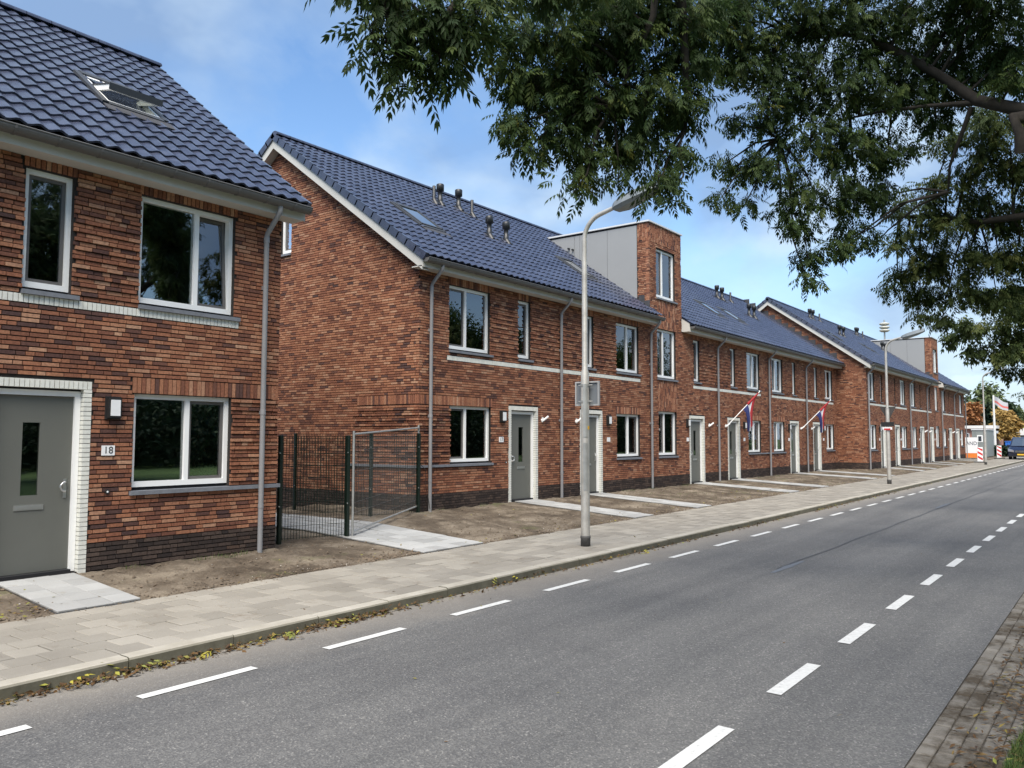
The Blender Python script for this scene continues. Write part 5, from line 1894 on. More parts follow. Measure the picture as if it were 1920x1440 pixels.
lm1 = [([(3.4, -13.4, 4.2), (4.2, -11.8, 5.6), tuple(pix(1240, -160, 9.3)), tuple(pix(1278, 10, 9.4)), tuple(pix(1288, 160, 9.3)), tuple(pix(1285, 240, 9.2))], 0.12, 0.018),
       ([(4.2, -11.8, 5.6), tuple(pix(1050, -180, 7.0)), tuple(pix(860, 0, 5.9)), tuple(pix(820, 55, 5.8)), tuple(pix(770, 85, 5.7))], 0.06, 0.008),
       ([tuple(pix(1240, -160, 9.3)), tuple(pix(1225, 30, 9.0)), tuple(pix(1190, 110, 8.9)), tuple(pix(1150, 200, 8.8))], 0.05, 0.012)]
outb = [(np.array((3.4+2.4*math.cos(a), -13.6+2.2*math.sin(a), z)), r_) for a, z, r_ in ((0.4, 6.6, 0.9), (1.4, 7.6, 1.0), (2.6, 6.8, 0.9), (3.7, 6.5, 0.9), (5.0, 6.6, 1.0), (5.8, 7.8, 1.0), (0.9, 9.0, 1.1), (3.2, 9.0, 1.2), (4.4, 8.4, 1.1))]
street_tree('ash_tree', 'nearest dark green ash, its long drooping leaves hanging at the top centre', b1, (3.4, -13.4, 4.2), 0.19, bl1+bl2+outb, lm1, CP_NEAR, 1250, M_ASH, 3, scl=0.80)

# second ash: the big limb entering from the right edge
bl3 = [B(1335, 55, 11.4, 60), B(1345, 120, 11.4, 42), B(1360, 10, 11.6, 70), B(1385, 60, 11.8, 70), B(1390, 140, 11.6, 55), B(1375, 235, 11.5, 30), B(1440, 110, 11.9, 80), B(1430, 210, 11.6, 70), B(1385, 320, 11.4, 42), B(1352, 312, 11.3, 28), B(1350, 375, 11.2, 30), B(1395, 385, 11.2, 30), B(1455, 320, 11.5, 62),
       B(1500, 50, 12.1, 80), B(1520, 160, 11.9, 85), B(1520, 270, 11.8, 80), B(1530, 370, 11.6, 65), B(1500, 430, 11.5, 45), B(1515, 490, 11.5, 42), B(1515, 530, 11.4, 26), B(1560, 470, 11.6, 40), B(1590, 60, 12.3, 85),
       B(1600, 170, 12.1, 85), B(1600, 280, 11.9, 80), B(1600, 385, 11.9, 62), B(1590, 450, 11.8, 36), B(1680, 70, 12.5, 85), B(1680, 180, 12.3, 80), B(1670, 290, 12.2, 55), B(1655, 370, 12.1, 42), B(1640, 460, 12.1, 28),
       B(1770, 60, 12.5, 80), B(1760, 160, 12.5, 70), B(1750, 240, 12.5, 40), B(1860, 60, 12.5, 85), B(1850, 140, 12.5, 60), B(1910, 110, 12.3, 60), B(1900, 160, 11.8, 50), B(1460, 400, 11.4, 26), B(1550, -60, 12.3, 110), B(1750, -60, 12.3, 110), B(1400, -50, 12.3, 100), B(1900, -50, 12.3, 110)]
lm3 = [([(11.2, -12.9, 4.3), tuple(pix(1990, 240, 11.9)), tuple(pix(1920, 207, 11.6)), tuple(pix(1830, 188, 11.9)), tuple(pix(1762, 142, 12.1)), tuple(pix(1690, 100, 12.2)), tuple(pix(1612, 67, 12.3)), tuple(pix(1556, 62, 12.3)), tuple(pix(1485, 60, 12.2))], 0.115, 0.016),
       ([tuple(pix(1835, 192, 11.9)), tuple(pix(1780, 196, 11.9)), tuple(pix(1732, 199, 11.9)), tuple(pix(1650, 210, 11.9)), tuple(pix(1575, 225, 11.9))], 0.040, 0.012),
       ([tuple(pix(1822, 200, 11.9)), tuple(pix(1800, 260, 11.9)), tuple(pix(1781, 311, 12.0)), tuple(pix(1778, 360, 12.1))], 0.034, 0.012),
       ([tuple(pix(1960, 215, 11.6)), tuple(pix(1900, 222, 11.5)), tuple(pix(1914, 250, 11.4)), tuple(pix(1912, 288, 11.4))], 0.09, 0.055),
       ([tuple(pix(1556, 62, 12.3)), tuple(pix(1540, 90, 12.1)), tuple(pix(1510, 150, 12.0)), tuple(pix(1500, 230, 11.9)), tuple(pix(1460, 260, 11.8))], 0.03, 0.010)]
outb = [(np.array((11.2+2.6*math.cos(a), -13.2+2.4*math.sin(a), z)), r_) for a, z, r_ in ((0.4, 7.6, 1.1), (1.6, 8.4, 1.1), (2.8, 7.4, 1.0), (3.9, 6.8, 1.0), (5.2, 7.0, 1.1), (0.9, 9.8, 1.2), (3.2, 9.6, 1.3), (4.7, 9.0, 1.2))]
street_tree('ash_tree', 'ash with a thick bare limb entering at the upper right edge', (11.2, -12.9, -0.2), (11.2, -12.9, 4.3), 0.20, bl3+outb, lm3, CP_NEAR, 1050, M_ASH, 5, scl=0.74)

# third and fourth ash: paler, farther along the verge
bl4 = [B(1770, 270, 15.5, 38), B(1840, 240, 15.5, 60), B(1900, 250, 15.5, 60), B(1780, 345, 15.6, 45), B(1850, 320, 15.6, 55), B(1910, 330, 15.6, 55), B(1720, 395, 15.8, 55), B(1700, 455, 15.8, 45), B(1780, 420, 15.8, 60), B(1850, 400, 15.8, 55), B(1910, 420, 15.8, 50),
       B(1690, 520, 16, 38), B(1675, 545, 16, 24), B(1740, 500, 16, 55), B(1810, 490, 16, 55), B(1880, 490, 16, 55), B(1730, 560, 16, 42), B(1800, 560, 16, 50), B(1870, 560, 16, 50), B(1765, 605, 16, 30), B(1720, 595, 16, 22), B(1930, 480, 16, 60)]
lm4 = [([(18.6, -12.7, 4.4), tuple(pix(1990, 395, 15.4)), tuple(pix(1920, 405, 15.4)), tuple(pix(1837, 416, 15.6)), tuple(pix(1750, 405, 15.7)), tuple(pix(1665, 407, 15.8))], 0.10, 0.02)]
outb = [(np.array((18.6+2.4*math.cos(a), -13.0+2.2*math.sin(a), z)), r_) for a, z, r_ in ((0.4, 7.6, 1.1), (1.6, 8.0, 1.1), (2.8, 7.4, 1.0), (3.9, 6.8, 1.0), (5.2, 7.0, 1.1), (3.2, 9.2, 1.3))]
street_tree('ash_tree', 'paler ash hanging low over the road beyond the thick limb', (18.6, -12.7, -0.2), (18.6, -12.7, 4.4), 0.18, bl4+outb, lm4, CP_NEAR, 720, M_ASH2, 8, scl=0.9)
bl5 = [B(1830, 615, 24, 40), B(1790, 630, 24, 22), B(1885, 610, 24, 42), B(1860, 655, 24, 34), B(1825, 660, 24, 22), B(1905, 665, 24, 36), B(1885, 695, 24.5, 20), B(1930, 640, 24.5, 40), B(1930, 700, 25, 24), B(1913, 742, 40, 5), B(1922, 740, 40, 7), B(1900, 560, 24, 50), B(1950, 560, 25, 60)]
outb = [(np.array((27.5+2.6*math.cos(a), -12.8+2.4*math.sin(a), z)), r_) for a, z, r_ in ((0.4, 6.6, 1.2), (1.8, 6.4, 1.1), (3.1, 6.6, 1.1), (4.4, 6.0, 1.1), (5.4, 6.4, 1.2), (2.2, 8.2, 1.3), (5.0, 8.0, 1.3))]
street_tree('ash_tree', 'farthest overhanging ash, low at the right edge above the road', (27.5, -12.6, -0.2), (27.5, -12.6, 4.0), 0.17, bl5+outb, [], CP_FAR, 420, M_ASH2, 9)

# ------------------------------------------------------------------ trees across the grass (seen in the window panes) and far trees
def gen_tree_mesh(seed, h, rx, n, size, nblob=26, base=0.25):
    rng = np.random.default_rng(seed)
    cs = []
    for i in range(nblob):
        v = rng.normal(size=3); v /= np.linalg.norm(v)
        r_ = rng.random()**0.45
        cs.append((v[0]*rx*0.8*r_, v[1]*rx*0.8*r_, h*(base+(1-base)/2)+v[2]*h*(1-base)/2*0.85*r_))
    cs = np.array(cs)
    k_ = rng.integers(0, nblob, n)
    d = rng.normal(size=(n, 3)); d /= np.linalg.norm(d, axis=1)[:, None]
    P = cs[k_] + d*(rx*0.36*rng.random(n)**0.5)[:, None]
    V, F = scatter(P, rng.random(n)*6.28, rng.normal(0.4, 0.5, n), rng.normal(size=n)*0.6, size*rng.uniform(0.7, 1.3, n), LEAF_V*np.array((1, 1.6, 1)), LEAF_F)
    tb = rng.random(nblob)
    tn = np.repeat(np.clip(0.65*tb[k_]+0.35*rng.random(n), 0, 1), 4)
    return np_mesh('crown', V, F, tn)
def trunk_mesh(h, r):
    mb = MB(); mb.tube([(0, 0, -0.3), (0.05, 0, h*0.3), (0, 0.08, h*0.6), (0.1, 0, h*0.85)], [r*1.2, r, r*0.7, r*0.2], 8)
    for a in range(5):
        an = a*1.26
        mb.tube([(0, 0, h*(0.28+0.07*a)), (math.cos(an)*h*0.16, math.sin(an)*h*0.16, h*(0.42+0.07*a))], [r*0.5, r*0.12], 6)
    return mb.mesh('trunk')
TRM = trunk_mesh(12, 0.22); TRM.materials.append(M_BARK)
CRA = gen_tree_mesh(21, 12.5, 4.6, 34000, 0.22, 40); CRA.materials.append(M_ASH)
CRB = gen_tree_mesh(22, 11.0, 4.2, 30000, 0.22, 40); CRB.materials.append(M_FDARK)
def far_tree(name, label, loc, crown, s=1.0, rz_=0.0, group=None, sz=None):
    root = empty(name, loc)
    tag(root, label, 'tree', group)
    t_ = link('trunk', TRM, root); t_.location = (0, 0, 0); t_.scale = (s, s, sz or s)
    c_ = link('crown', crown, root); c_.location = (0, 0, 0); c_.scale = (s, s, sz or s); c_.rotation_euler = (0, 0, rz_)
    return root
gR = 'trees across the grass that the window panes mirror'
for i, (x, y, s, cm) in enumerate(((-9, -17, 0.85, CRA), (-3, -27, 1.0, CRB), (6, -25, 1.05, CRA), (15, -28, 1.05, CRB), (24, -24, 1.0, CRA), (34, -27, 1.1, CRB), (45, -24, 1.0, CRA), (57, -26, 1.1, CRB), (70, -24, 1.0, CRA), (84, -25, 1.05, CRB))):
    far_tree('verge_tree', 'dark green tree mirrored in the window panes across the grass', (x, y, -0.3), cm, s, i*0.9, gR)
# hedge line behind them
Vh = []; 
rng = np.random.default_rng(40)
n = 60000
P = np.column_stack([rng.uniform(-60, 140, n), rng.normal(-40, 1.5, n), rng.uniform(-0.2, 8.5, n)*(0.75+0.25*np.sin(rng.uniform(-60, 140, n)))])
V, F = scatter(P, rng.random(n)*6.28, rng.normal(0.3, 0.5, n), rng.normal(size=n)*0.6, rng.uniform(0.3, 0.6, n), LEAF_V*np.array((1, 1.7, 1)), LEAF_F)
o = link('woodland_edge', np_mesh('woodland_edge', V, F, np.repeat(rng.random(n), 4)), None, M_FDARK)
xs_ = np.arange(-60, 141, 1.5); zs2 = np.arange(-0.4, 7.6, 0.8)
Vt = np.array([(x, -43.5+0.9*mno.noise(Vector((x*0.5, z*0.7, 1.0))), z*(0.85+0.3*mno.noise(Vector((x*0.12, 5.0, 0))))) for x in xs_ for z in zs2])
nz_ = len(zs2); ii, jj = np.meshgrid(np.arange(len(xs_)-1), np.arange(nz_-1), indexing='ij'); a_ = (ii*nz_+jj).ravel()
Ft = np.stack([a_, a_+nz_, a_+nz_+1, a_+1], -1)
th_ = link('sky_gap_backing', np_mesh('sky_gap_backing', Vt, Ft, np.full(len(Ft), 0.2)), o, M_FDARK); th_['kind'] = 'stuff'  # added unseen sheet, keeps sky gaps out of the mirrored woodland
tag(o, 'dark edge of woodland mirrored in the ground-floor window panes', 'woodland', kind='stuff')

# far end of the street
def FT(px, py, d): return pix(px, py, d)
def crown_at(name, label, px, py_top, py_bot, d, wpx, mat, seed, n=5000):
    top = pix(px, py_top, d); bot = pix(px, py_bot, d)
    h = top[2]+0.3
    me = gen_tree_mesh(seed, h, wpx/1519.0*d/2*1.6, n, 0.012*d*0.42, 26, max(0.1, min(0.5, (bot[2])/h)))
    me.materials.append(mat)
    root = empty(name, (top[0], top[1], 0)); tag(root, label, 'tree', 'autumn trees at the end of the street')
    tm = MB(); tm.tube([(top[0], top[1], -0.3), (top[0]+0.1, top[1], h*0.4), (top[0], top[1], h*0.8)], [0.25, 0.18, 0.06], 8)
    tm.build('trunk', M_BARK, root)
    c_ = link('crown', me, root); c_.location = (0, 0, 0)
crown_at('far_tree', 'broad green tree behind the end of the far row', 1842, 733, 812, 150, 74, M_FGREEN, 51, 8000)
crown_at('far_tree', 'orange-red tree beside the end wall of the far row', 1816, 757, 806, 125, 26, M_FORNG, 52)
crown_at('far_tree', 'small dark green tree right of the flag mast', 1871, 754, 810, 135, 32, M_FDARK, 53)
crown_at('far_tree', 'yellow-orange tree in front of the white flat-roofed building', 1883, 770, 832, 112, 27, M_FYEL, 54, 4500)
crown_at('far_tree', 'lime yellow tree at the right edge behind the van', 1908, 775, 815, 160, 52, M_FLIME, 55)
crown_at('far_tree', 'pale lime tree farthest right beyond the van', 1945, 782, 830, 165, 46, M_FLIME, 56)

# ------------------------------------------------------------------ street furniture
def lamp_post(x, y, zb, label, h=5.0, hatch=False):
    root = empty('street_lamp', (x, y, zb))
    tag(root, label, 'street lamp', 'street lamps along the pavement')
    mb = MB()
    mb.tube([(x, y, zb+0.16), (x, y, zb+0.2), (x, y, zb+2.95), (x, y, zb+3.02), (x, y, zb+h-0.15)], [0.078, 0.076, 0.070, 0.050, 0.046], 20)
    mb.build('pole', M_POLE, root)
    f = MB(); f.lathe(x, y, [(0.082, zb-0.05), (0.083, zb+0.13), (0.088, zb+0.14), (0.088, zb+0.17), (0.080, zb+0.18)], 20)
    f.build('pole_foot', M_POLEB, root)
    arm = MB()
    pts = [(x, y, zb+h-0.16)]
    for a in np.linspace(0, 1.32, 9):
        pts.append((x, y-0.42*(1-math.cos(a)), zb+h-0.15+0.42*math.sin(a)))
    e = pts[-1]
    pts.append((x, e[1]-0.44, e[2]+0.11))
    arm.tube(pts, [0.046]*2+[0.040]*8+[0.034], 14)
    arm.build('arm', M_POLE, root)
    hd = MB()
    hx, hy, hz = x, e[1]-0.28, e[2]+0.06
    wsc = 1.2
    # flat tapering lantern: sections along -y
    secs = [(0.0, 0.055, -0.03, 0.05), (0.06, 0.10, -0.06, 0.075), (0.24, 0.145, -0.075, 0.105), (0.56, 0.15, -0.045, 0.125), (0.76, 0.13, 0.01, 0.13), (0.83, 0.08, 0.05, 0.12)]
    V = []
    for (d, w2, lo, hi) in secs:
        w2 *= wsc; lo *= wsc; hi *= wsc
        zz_ = hz+d*0.20
        V += [(hx-w2, hy-d, zz_+lo*0.3), (hx-w2*0.7, hy-d, zz_+lo), (hx+w2*0.7, hy-d, zz_+lo), (hx+w2, hy-d, zz_+lo*0.3), (hx+w2*0.85, hy-d, zz_+hi*0.75), (hx, hy-d, zz_+hi), (hx-w2*0.85, hy-d, zz_+hi*0.75)]
    F = []
    for i in range(len(secs)-1):
        for k_ in range(7):
            F.append((i*7+k_, i*7+(k_+1) % 7, (i+1)*7+(k_+1) % 7, (i+1)*7+k_))
    F += [tuple(range(6, -1, -1)), tuple(range((len(secs)-1)*7, len(secs)*7))]
    hd.add(V, F)
    ho = hd.build('lantern', M_LHEAD, root)
    lens = MB(); lens.add([(hx-0.09, hy-0.24, hz-0.029), (hx+0.09, hy-0.24, hz-0.029), (hx+0.09, hy-0.50, hz+0.046), (hx-0.09, hy-0.50, hz+0.046)], [(0, 1, 2, 3)])
    lens.build('lens', M_GLASS, ho)
    if hatch:
        ht = MB()
        vx, vy = -0.80, -0.60      # hatch faces the camera side
        for z0_, z1_ in ((0.95, 1.75), (1.85, 2.75)):
            pts_ = []
            for a in np.linspace(-0.5, 0.5, 6):
                ca, sa_ = math.cos(a), math.sin(a)
                dx, dy = vx*ca-vy*sa_, vx*sa_+vy*ca
                pts_.append((x+dx*0.079, y+dy*0.079))
            V = [(p_[0], p_[1], zb+z0_) for p_ in pts_]+[(p_[0], p_[1], zb+z1_) for p_ in pts_]
            ht.add(V, [(i, i+1, 7+i, 6+i) for i in range(5)])
        ht.build('hatch', M_GALV, root)
        st_ = MB()
        a = math.atan2(-0.85, -0.1)
        pts_ = [(x+math.cos(a+b_)*0.0765, y+math.sin(a+b_)*0.0765) for b_ in np.linspace(-0.35, 0.35, 5)]
        V = [(p_[0], p_[1], zb+1.98) for p_ in pts_]+[(p_[0], p_[1], zb+2.04) for p_ in pts_]
        st_.add(V, [(i, i+1, 6+i, 5+i) for i in range(4)])
        st_.build('sticker', M_YELLOW, root)
    return root
L1 = (11.84, -3.28, gz(11.84))
lamp_post(*L1, 'nearest street lamp, with a square sign on its pole', 5.42, True)
lamp_post(34.6, -3.10, gz(34.6), 'middle street lamp, with a triangular sign on its pole', 5.45)
lamp_post(62.8, -2.95, gz(62.8), 'farthest street lamp, near the red and white beacons', 5.9)

# square sign on the first lamp, seen from behind
x, y, z = L1
root = empty('road_sign', (x, y, z+2.5)); tag(root, 'square grey sign back clamped to the nearest lamp post', 'sign')
mb = MB(); mb.rbox(x+0.085, x+0.10, y-0.23, y+0.23, z+2.40, z+2.80, 0.005); mb.build('plate', M_SIGNB, root)
mb = MB()
for (a, b, c, d) in ((-0.24, -0.215, 2.39, 2.81), (0.215, 0.24, 2.39, 2.81), (-0.215, 0.215, 2.785, 2.81), (-0.215, 0.215, 2.39, 2.415)):
    mb.box(x+0.06, x+0.104, y+a, y+b, z+c, z+d)
mb.build('rim', plain('sign_rim', (0.34, 0.34, 0.34), 0.5), root)
for zc2 in (2.46, 2.74):
    mb = MB(); mb.tube([(x+0.02, y-0.14, z+zc2), (x+0.02, y+0.14, z+zc2)], 0.012, 6); mb.tube([(x, y, z+zc2-0.02), (x, y, z+zc2+0.02)], 0.079, 14); mb.build('clamp', M_GALV, root)
# signs on the second lamp
x, y, z = 34.6, -3.10, gz(34.6)
root = empty('road_sign', (x, y, z+2.6)); tag(root, 'dark back of a point-down triangular sign on the middle lamp post', 'sign')
mb = MB(); mb.prism([(y-0.30, z+3.05), (y+0.30, z+3.05), (y+0.03, z+2.52), (y-0.03, z+2.52)], 'x', x+0.08, x+0.10); mb.build('plate', plain('dark_sign_back', (0.05, 0.045, 0.042), 0.6), root)
mb = MB(); mb.tube([(x, y, z+2.95), (x, y, z+2.99)], 0.072, 12); mb.build('clamp', M_GALV, root)
root = empty('name_plate', (x, y, z+2.3)); tag(root, 'black rectangular plate below the triangular sign', 'sign')
mb = MB(); mb.box(x-0.10, x-0.08, y-0.25, y+0.23, z+2.28, z+2.44); mb.build('plate', M_BLACK, root)
mb = MB(); mb.tube([(x, y, z+2.33), (x, y, z+2.37)], 0.080, 12); mb.build('clamp', M_GALV, root)
root = empty('notice_strip', (x, y, z+2.1)); tag(root, 'small red and white strip tied under the black plate', 'notice')
mb = MB(); mb.box(x-0.10, x-0.086, y-0.18, y+0.18, z+2.14, z+2.24); mb.build('strip', M_WPLATE, root)
mb = MB(); mb.box(x-0.104, x-0.1005, y-0.12, y+0.12, z+2.12, z+2.19); mb.build('red_print', M_RED, root)

# green mesh gate beside the left house
def wire_panel(p0, p1, z0, z1, sp, vr, hz_list, hr, mb):
    p0 = np.array(p0); p1 = np.array(p1)
    L = np.linalg.norm(p1-p0); n = int(L/sp)
    for i in range(1, n):
        q_ = p0+(p1-p0)*i/n
        mb.tube([(q_[0], q_[1], z0), (q_[0], q_[1], z1)], vr, 4, cap=False, smooth=False)
    for hz_ in hz_list:
        mb.tube([(p0[0], p0[1], hz_), (p1[0], p1[1], hz_)], hr, 4, cap=False, smooth=False)
def green_fence(label, pts, z0, h, name='mesh_fence', cat='fence', grp=None):
    root = empty(name, (pts[0][0], pts[0][1], z0)); tag(root, label, cat, grp)
    for p_ in pts:
        mb = MB(); mb.rbox(p_[0]-0.032, p_[0]+0.032, p_[1]-0.032, p_[1]+0.032, z0-0.1, z0+h, 0.006); mb.build('post', M_GREENM, root)
        cp = MB(); cp.tube([(p_[0]-0.04, p_[1]-0.036, z0+h-0.30), (p_[0]-0.04, p_[1]-0.048, z0+h-0.30)], 0.012, 8); cp.build('bolt', M_CHROME, root)
        cp = MB(); cp.tube([(p_[0]-0.04, p_[1]-0.036, z0+0.62), (p_[0]-0.04, p_[1]-0.048, z0+0.62)], 0.012, 8); cp.build('bolt', M_CHROME, root)
    for a, b_ in zip(pts[:-1], pts[1:]):
        mb = MB(); wire_panel(a, b_, z0+0.06, z0+h-0.02, 0.05, 0.0046, [z0+0.08+0.2*k_ for k_ in range(9)], 0.0050, mb)
        mb.build('wire_mesh', M_GREENM, root)
green_fence('dark green wire mesh gate closing the alley beside house 18', [(8.44, 0.55), (9.62, 0.22)], -0.06, 1.80, 'mesh_gate', 'gate')
green_fence('dark green mesh fence along the gable of the middle row', [(12.86, 1.62), (11.84, 2.03), (11.70, 4.36)], 0.0, 1.80)
# grey builder's fence panel
root = empty('site_fence', (9.70, 0.17, 0)); tag(root, 'galvanised builders fence panel leaning across the path to the gable corner', 'fence')
p0, p1 = np.array((9.70, 0.17)), np.array((12.93, 1.70))
za, zb2 = -0.10, 0.06
def FP(t_, h_): return (p0[0]+(p1[0]-p0[0])*t_, p0[1]+(p1[1]-p0[1])*t_, za+(zb2-za)*t_+h_)
for t_ in (0.0, 1.0):
    mb = MB(); mb.tube([FP(t_, 0.0), FP(t_, 1.92)], 0.021, 10); mb.build('upright', M_GALV, root)
for h_ in (0.16, 1.86):
    mb = MB(); mb.tube([FP(0, h_), FP(1, h_)], 0.019, 10); mb.build('rail', M_GALV, root)
mb = MB()
for i in range(1, 58):
    mb.tube([FP(i/58, 0.16), FP(i/58, 1.86)], 0.0022, 3, cap=False, smooth=False)
for k_ in range(9):
    mb.tube([FP(0, 0.30+0.18*k_), FP(1, 0.30+0.18*k_)], 0.0028, 4, cap=False, smooth=False)
mb.build('wire_mesh', plain('dull_wire', (0.17, 0.17, 0.165), 0.6, metal=0.3), root)
mb = MB(); mb.tube([(12.98, 1.72, 1.15), (13.12, 1.66, 1.0), (13.18, 1.70, 0.6), (13.27, 1.70, 0.32), (13.32, 1.70, 0.10)], 0.006, 6)
tag(mb.build('loose_cable', M_BLACK), 'thin black cable hanging from the builders fence to the corner downpipe', 'cable')

# Dutch flags
def flag(holder, tip, label):
    h_ = np.array(holder); t_ = np.array(tip)
    root = empty('flag', tuple(h_)); tag(root, label, 'flag', 'national flags on the house fronts')
    mb = MB(); mb.tube([tuple(h_), tuple(t_)], [0.017, 0.014], 8); mb.build('flag_pole', M_WFRAME, root)
    mb = MB(); mb.lathe(t_[0], t_[1], [(0.012, t_[2]-0.02), (0.028, t_[2]+0.01), (0.020, t_[2]+0.04), (0.004, t_[2]+0.05)], 8); mb.build('pole_tip', M_WFRAME, root)
    wc = MB(); wc.tube([tuple(h_+(t_-h_)*k_) for k_ in (0.60, 0.66, 0.74, 0.82, 0.90, 0.96)], [0.05, 0.055, 0.04, 0.042, 0.03, 0.022], 8); wc.build('wrapped_cloth', M_FRED, root)
    ns, nf = 24, 20
    g_ = h_+(t_-h_)*0.62
    V = []
    for i in range(ns+1):
        s = i/ns                                   # 0 red edge by the tip, 1 blue edge
        hp = h_+(t_-h_)*(0.97-0.55*s)
        for j in range(nf+1):
            f = j/nf
            w2 = min(1.0, f*1.7); w2 = w2*w2*(3-2*w2)
            gx = g_[0]+0.20*(1-s)-0.24*s+0.06*math.sin(s*13+f*2)
            gy = g_[1]-0.06+0.055*math.cos(s*13+f*1.5)
            zt = g_[2]-0.02-(0.78+0.26*s+0.12*math.sin(3*s))*f
            V.append((hp[0]*(1-w2)+gx*w2, hp[1]*(1-w2)+gy*w2, hp[2]*(1-w2)+zt*w2))
    for (nm, mat, a, b_) in (('red_stripe', M_FRED, 0, 8), ('white_stripe', M_FWHITE, 8, 16), ('blue_stripe', M_FBLUE, 16, 24)):
        mb = MB()
        vv = V[a*(nf+1):(b_+1)*(nf+1)]
        ff = [(i*(nf+1)+j, (i+1)*(nf+1)+j, (i+1)*(nf+1)+j+1, i*(nf+1)+j+1) for i in range(b_-a) for j in range(nf)]
        mb.add(vv, ff, 0, True)
        mb.build(nm, mat, root)
flag((30.28, yB-0.12, 2.27), (31.55, 0.93, 3.55), 'nearer of the two red, white and blue flags, hanging over a ground-floor window')
flag((39.38, yB-0.12, 2.26), (41.06, 0.90, 3.57), 'farther of the two red, white and blue flags, by the last door')

# ------------------------------------------------------------------ far end: beacons, board, site cabin, low building, van, mast, siren
def beacon(x, y, label):
    z = gz(x)
    root = empty('beacon', (x, y, z)); tag(root, label, 'beacon', 'striped beacons at the end of the pavement')
    mb = MB(); mb.rbox(x-0.16, x+0.16, y-0.40, y+0.40, z-0.02, z+0.10, 0.02); mb.build('foot', M_POLEB, root)
    nx = np.array((-0.85, -0.52)); tx = np.array((0.52, -0.85))
    def P(u, d, v): return (x+tx[0]*u+nx[0]*d, y+tx[1]*u+nx[1]*d, z+v)
    mb = MB()
    mb.add([P(-0.19, 0, 0.1), P(0.19, 0, 0.1), P(0.19, 0, 1.12), P(-0.19, 0, 1.12), P(-0.19, -0.03, 0.1), P(0.19, -0.03, 0.1), P(0.19, -0.03, 1.12), P(-0.19, -0.03, 1.12)],
           [(0,1,2,3),(7,6,5,4),(0,4,5,1),(1,5,6,2),(2,6,7,3),(3,7,4,0)])
    mb.build('board', M_WPLATE, root)
    for k_ in range(3):
        v0 = 0.16+0.33*k_
        mb = MB(); mb.add([P(-0.17, 0.004, v0+0.20), P(0.17, 0.004, v0), P(0.17, 0.004, v0+0.16), P(-0.17, 0.004, v0+0.36 if v0+0.36 < 1.1 else 1.1)], [(0, 1, 2, 3)])
        mb.build('red_stripe', M_RED, root)
pA = pix(1840, 850, 65); 
beacon(67.0, -2.1, 'red and white striped beacon beside the farthest street lamp')
beacon(80.0, -1.85, 'red and white striped beacon left of the dark van')

# sign board with dark lettering and orange foot
root = empty('site_board', (84, 2.0, 0)); tag(root, 'white builders board reading AND with an orange foot, past the end house', 'board')
def at_x(px, py, X):
    r_ = _fw + _r2*(px-960)/1519.12 - _u2*(py-720)/1519.12
    return CAM + r_*(X-CAM[0])/r_[0]
XB = 86.0
pl = at_x(1806, 860, XB); pr_ = at_x(1834, 860, XB); tp = at_x(1820, 820, XB)[2]
ya, yb2 = pr_[1], pl[1]
zt = tp; z0 = -0.05; z1 = z0+(zt-z0)*0.23
mb = MB(); mb.box(XB, XB+0.06, ya, yb2, z1, zt); mb.build('panel', M_WPLATE, root)
mb = MB(); mb.box(XB-0.002, XB+0.062, ya, yb2, z0, z1-0.004); mb.build('orange_foot', M_ORANGE, root)
me = text_mesh('AND', 1.0)
xs = [v.co.x for v in me.vertices]; wd = max(xs)-min(xs)
tl_ = at_x(1811.5, 833, XB-0.01); trr = at_x(1831.8, 833, XB-0.01)
sc = (tl_[1]-trr[1])/wd
zt_ = (at_x(1822, 828.5, XB)[2]+at_x(1822, 834.5, XB)[2])/2
hh = (at_x(1822, 828.0, XB)[2]-at_x(1822, 834.5, XB)[2])/0.70
me.transform(Matrix.Diagonal((sc, hh, 1, 1)))
me.transform(Matrix(((0, 0, -1, XB-0.008), (-1, 0, 0, (tl_[1]+trr[1])/2), (0, 1, 0, zt_), (0, 0, 0, 1))))
link('lettering', me, root, plain('board_ink', (0.03, 0.035, 0.06), 0.6))
for yy in (ya+0.4, yb2-0.4):
    mb = MB(); mb.box(XB+0.06, XB+0.12, yy-0.04, yy+0.04, -0.2, zt-0.1); mb.build('post', M_GALV, root)
# grey site cabin behind the board
a = at_x(1824, 862, 92.0); b = at_x(1852, 862, 92.0); c = at_x(1838, 806.5, 92.0)
root = empty('site_cabin', (92, (a[1]+b[1])/2, 0)); tag(root, 'grey site cabin behind the builders board', 'cabin')
mb = MB(); mb.box(92, 97, b[1], a[1], -0.05, c[2]); mb.build('body', M_CAMO, root)
mb = MB(); mb.box(91.93, 97.05, b[1]-0.06, a[1]+0.06, c[2], c[2]+0.12); mb.build('roof', M_TRIM, root)
w0 = at_x(1832, 816, 92); w1 = at_x(1843, 829, 92)
mb = MB(); mb.box(91.96, 91.999, w1[1], w0[1], w1[2], w0[2]); wf = mb.build('window', M_WFRAME, root)
mb = MB(); mb.box(91.94, 91.957, w1[1]+0.1, w0[1]-0.1, w1[2]+0.1, w0[2]-0.1); mb.build('pane', M_SKYG, wf)
for k_ in range(12):
    yy = b[1]+(a[1]-b[1])*(k_+0.5)/12
    mb = MB(); mb.box(91.975, 91.999, yy-0.03, yy+0.03, 0.05, c[2]-0.12) if not (w1[1]-0.05 < yy < w0[1]+0.05) else mb.box(91.975, 91.999, yy-0.03, yy+0.03, 0.05, w1[2]-0.05)
    mb.build('rib', M_CAMO, root)
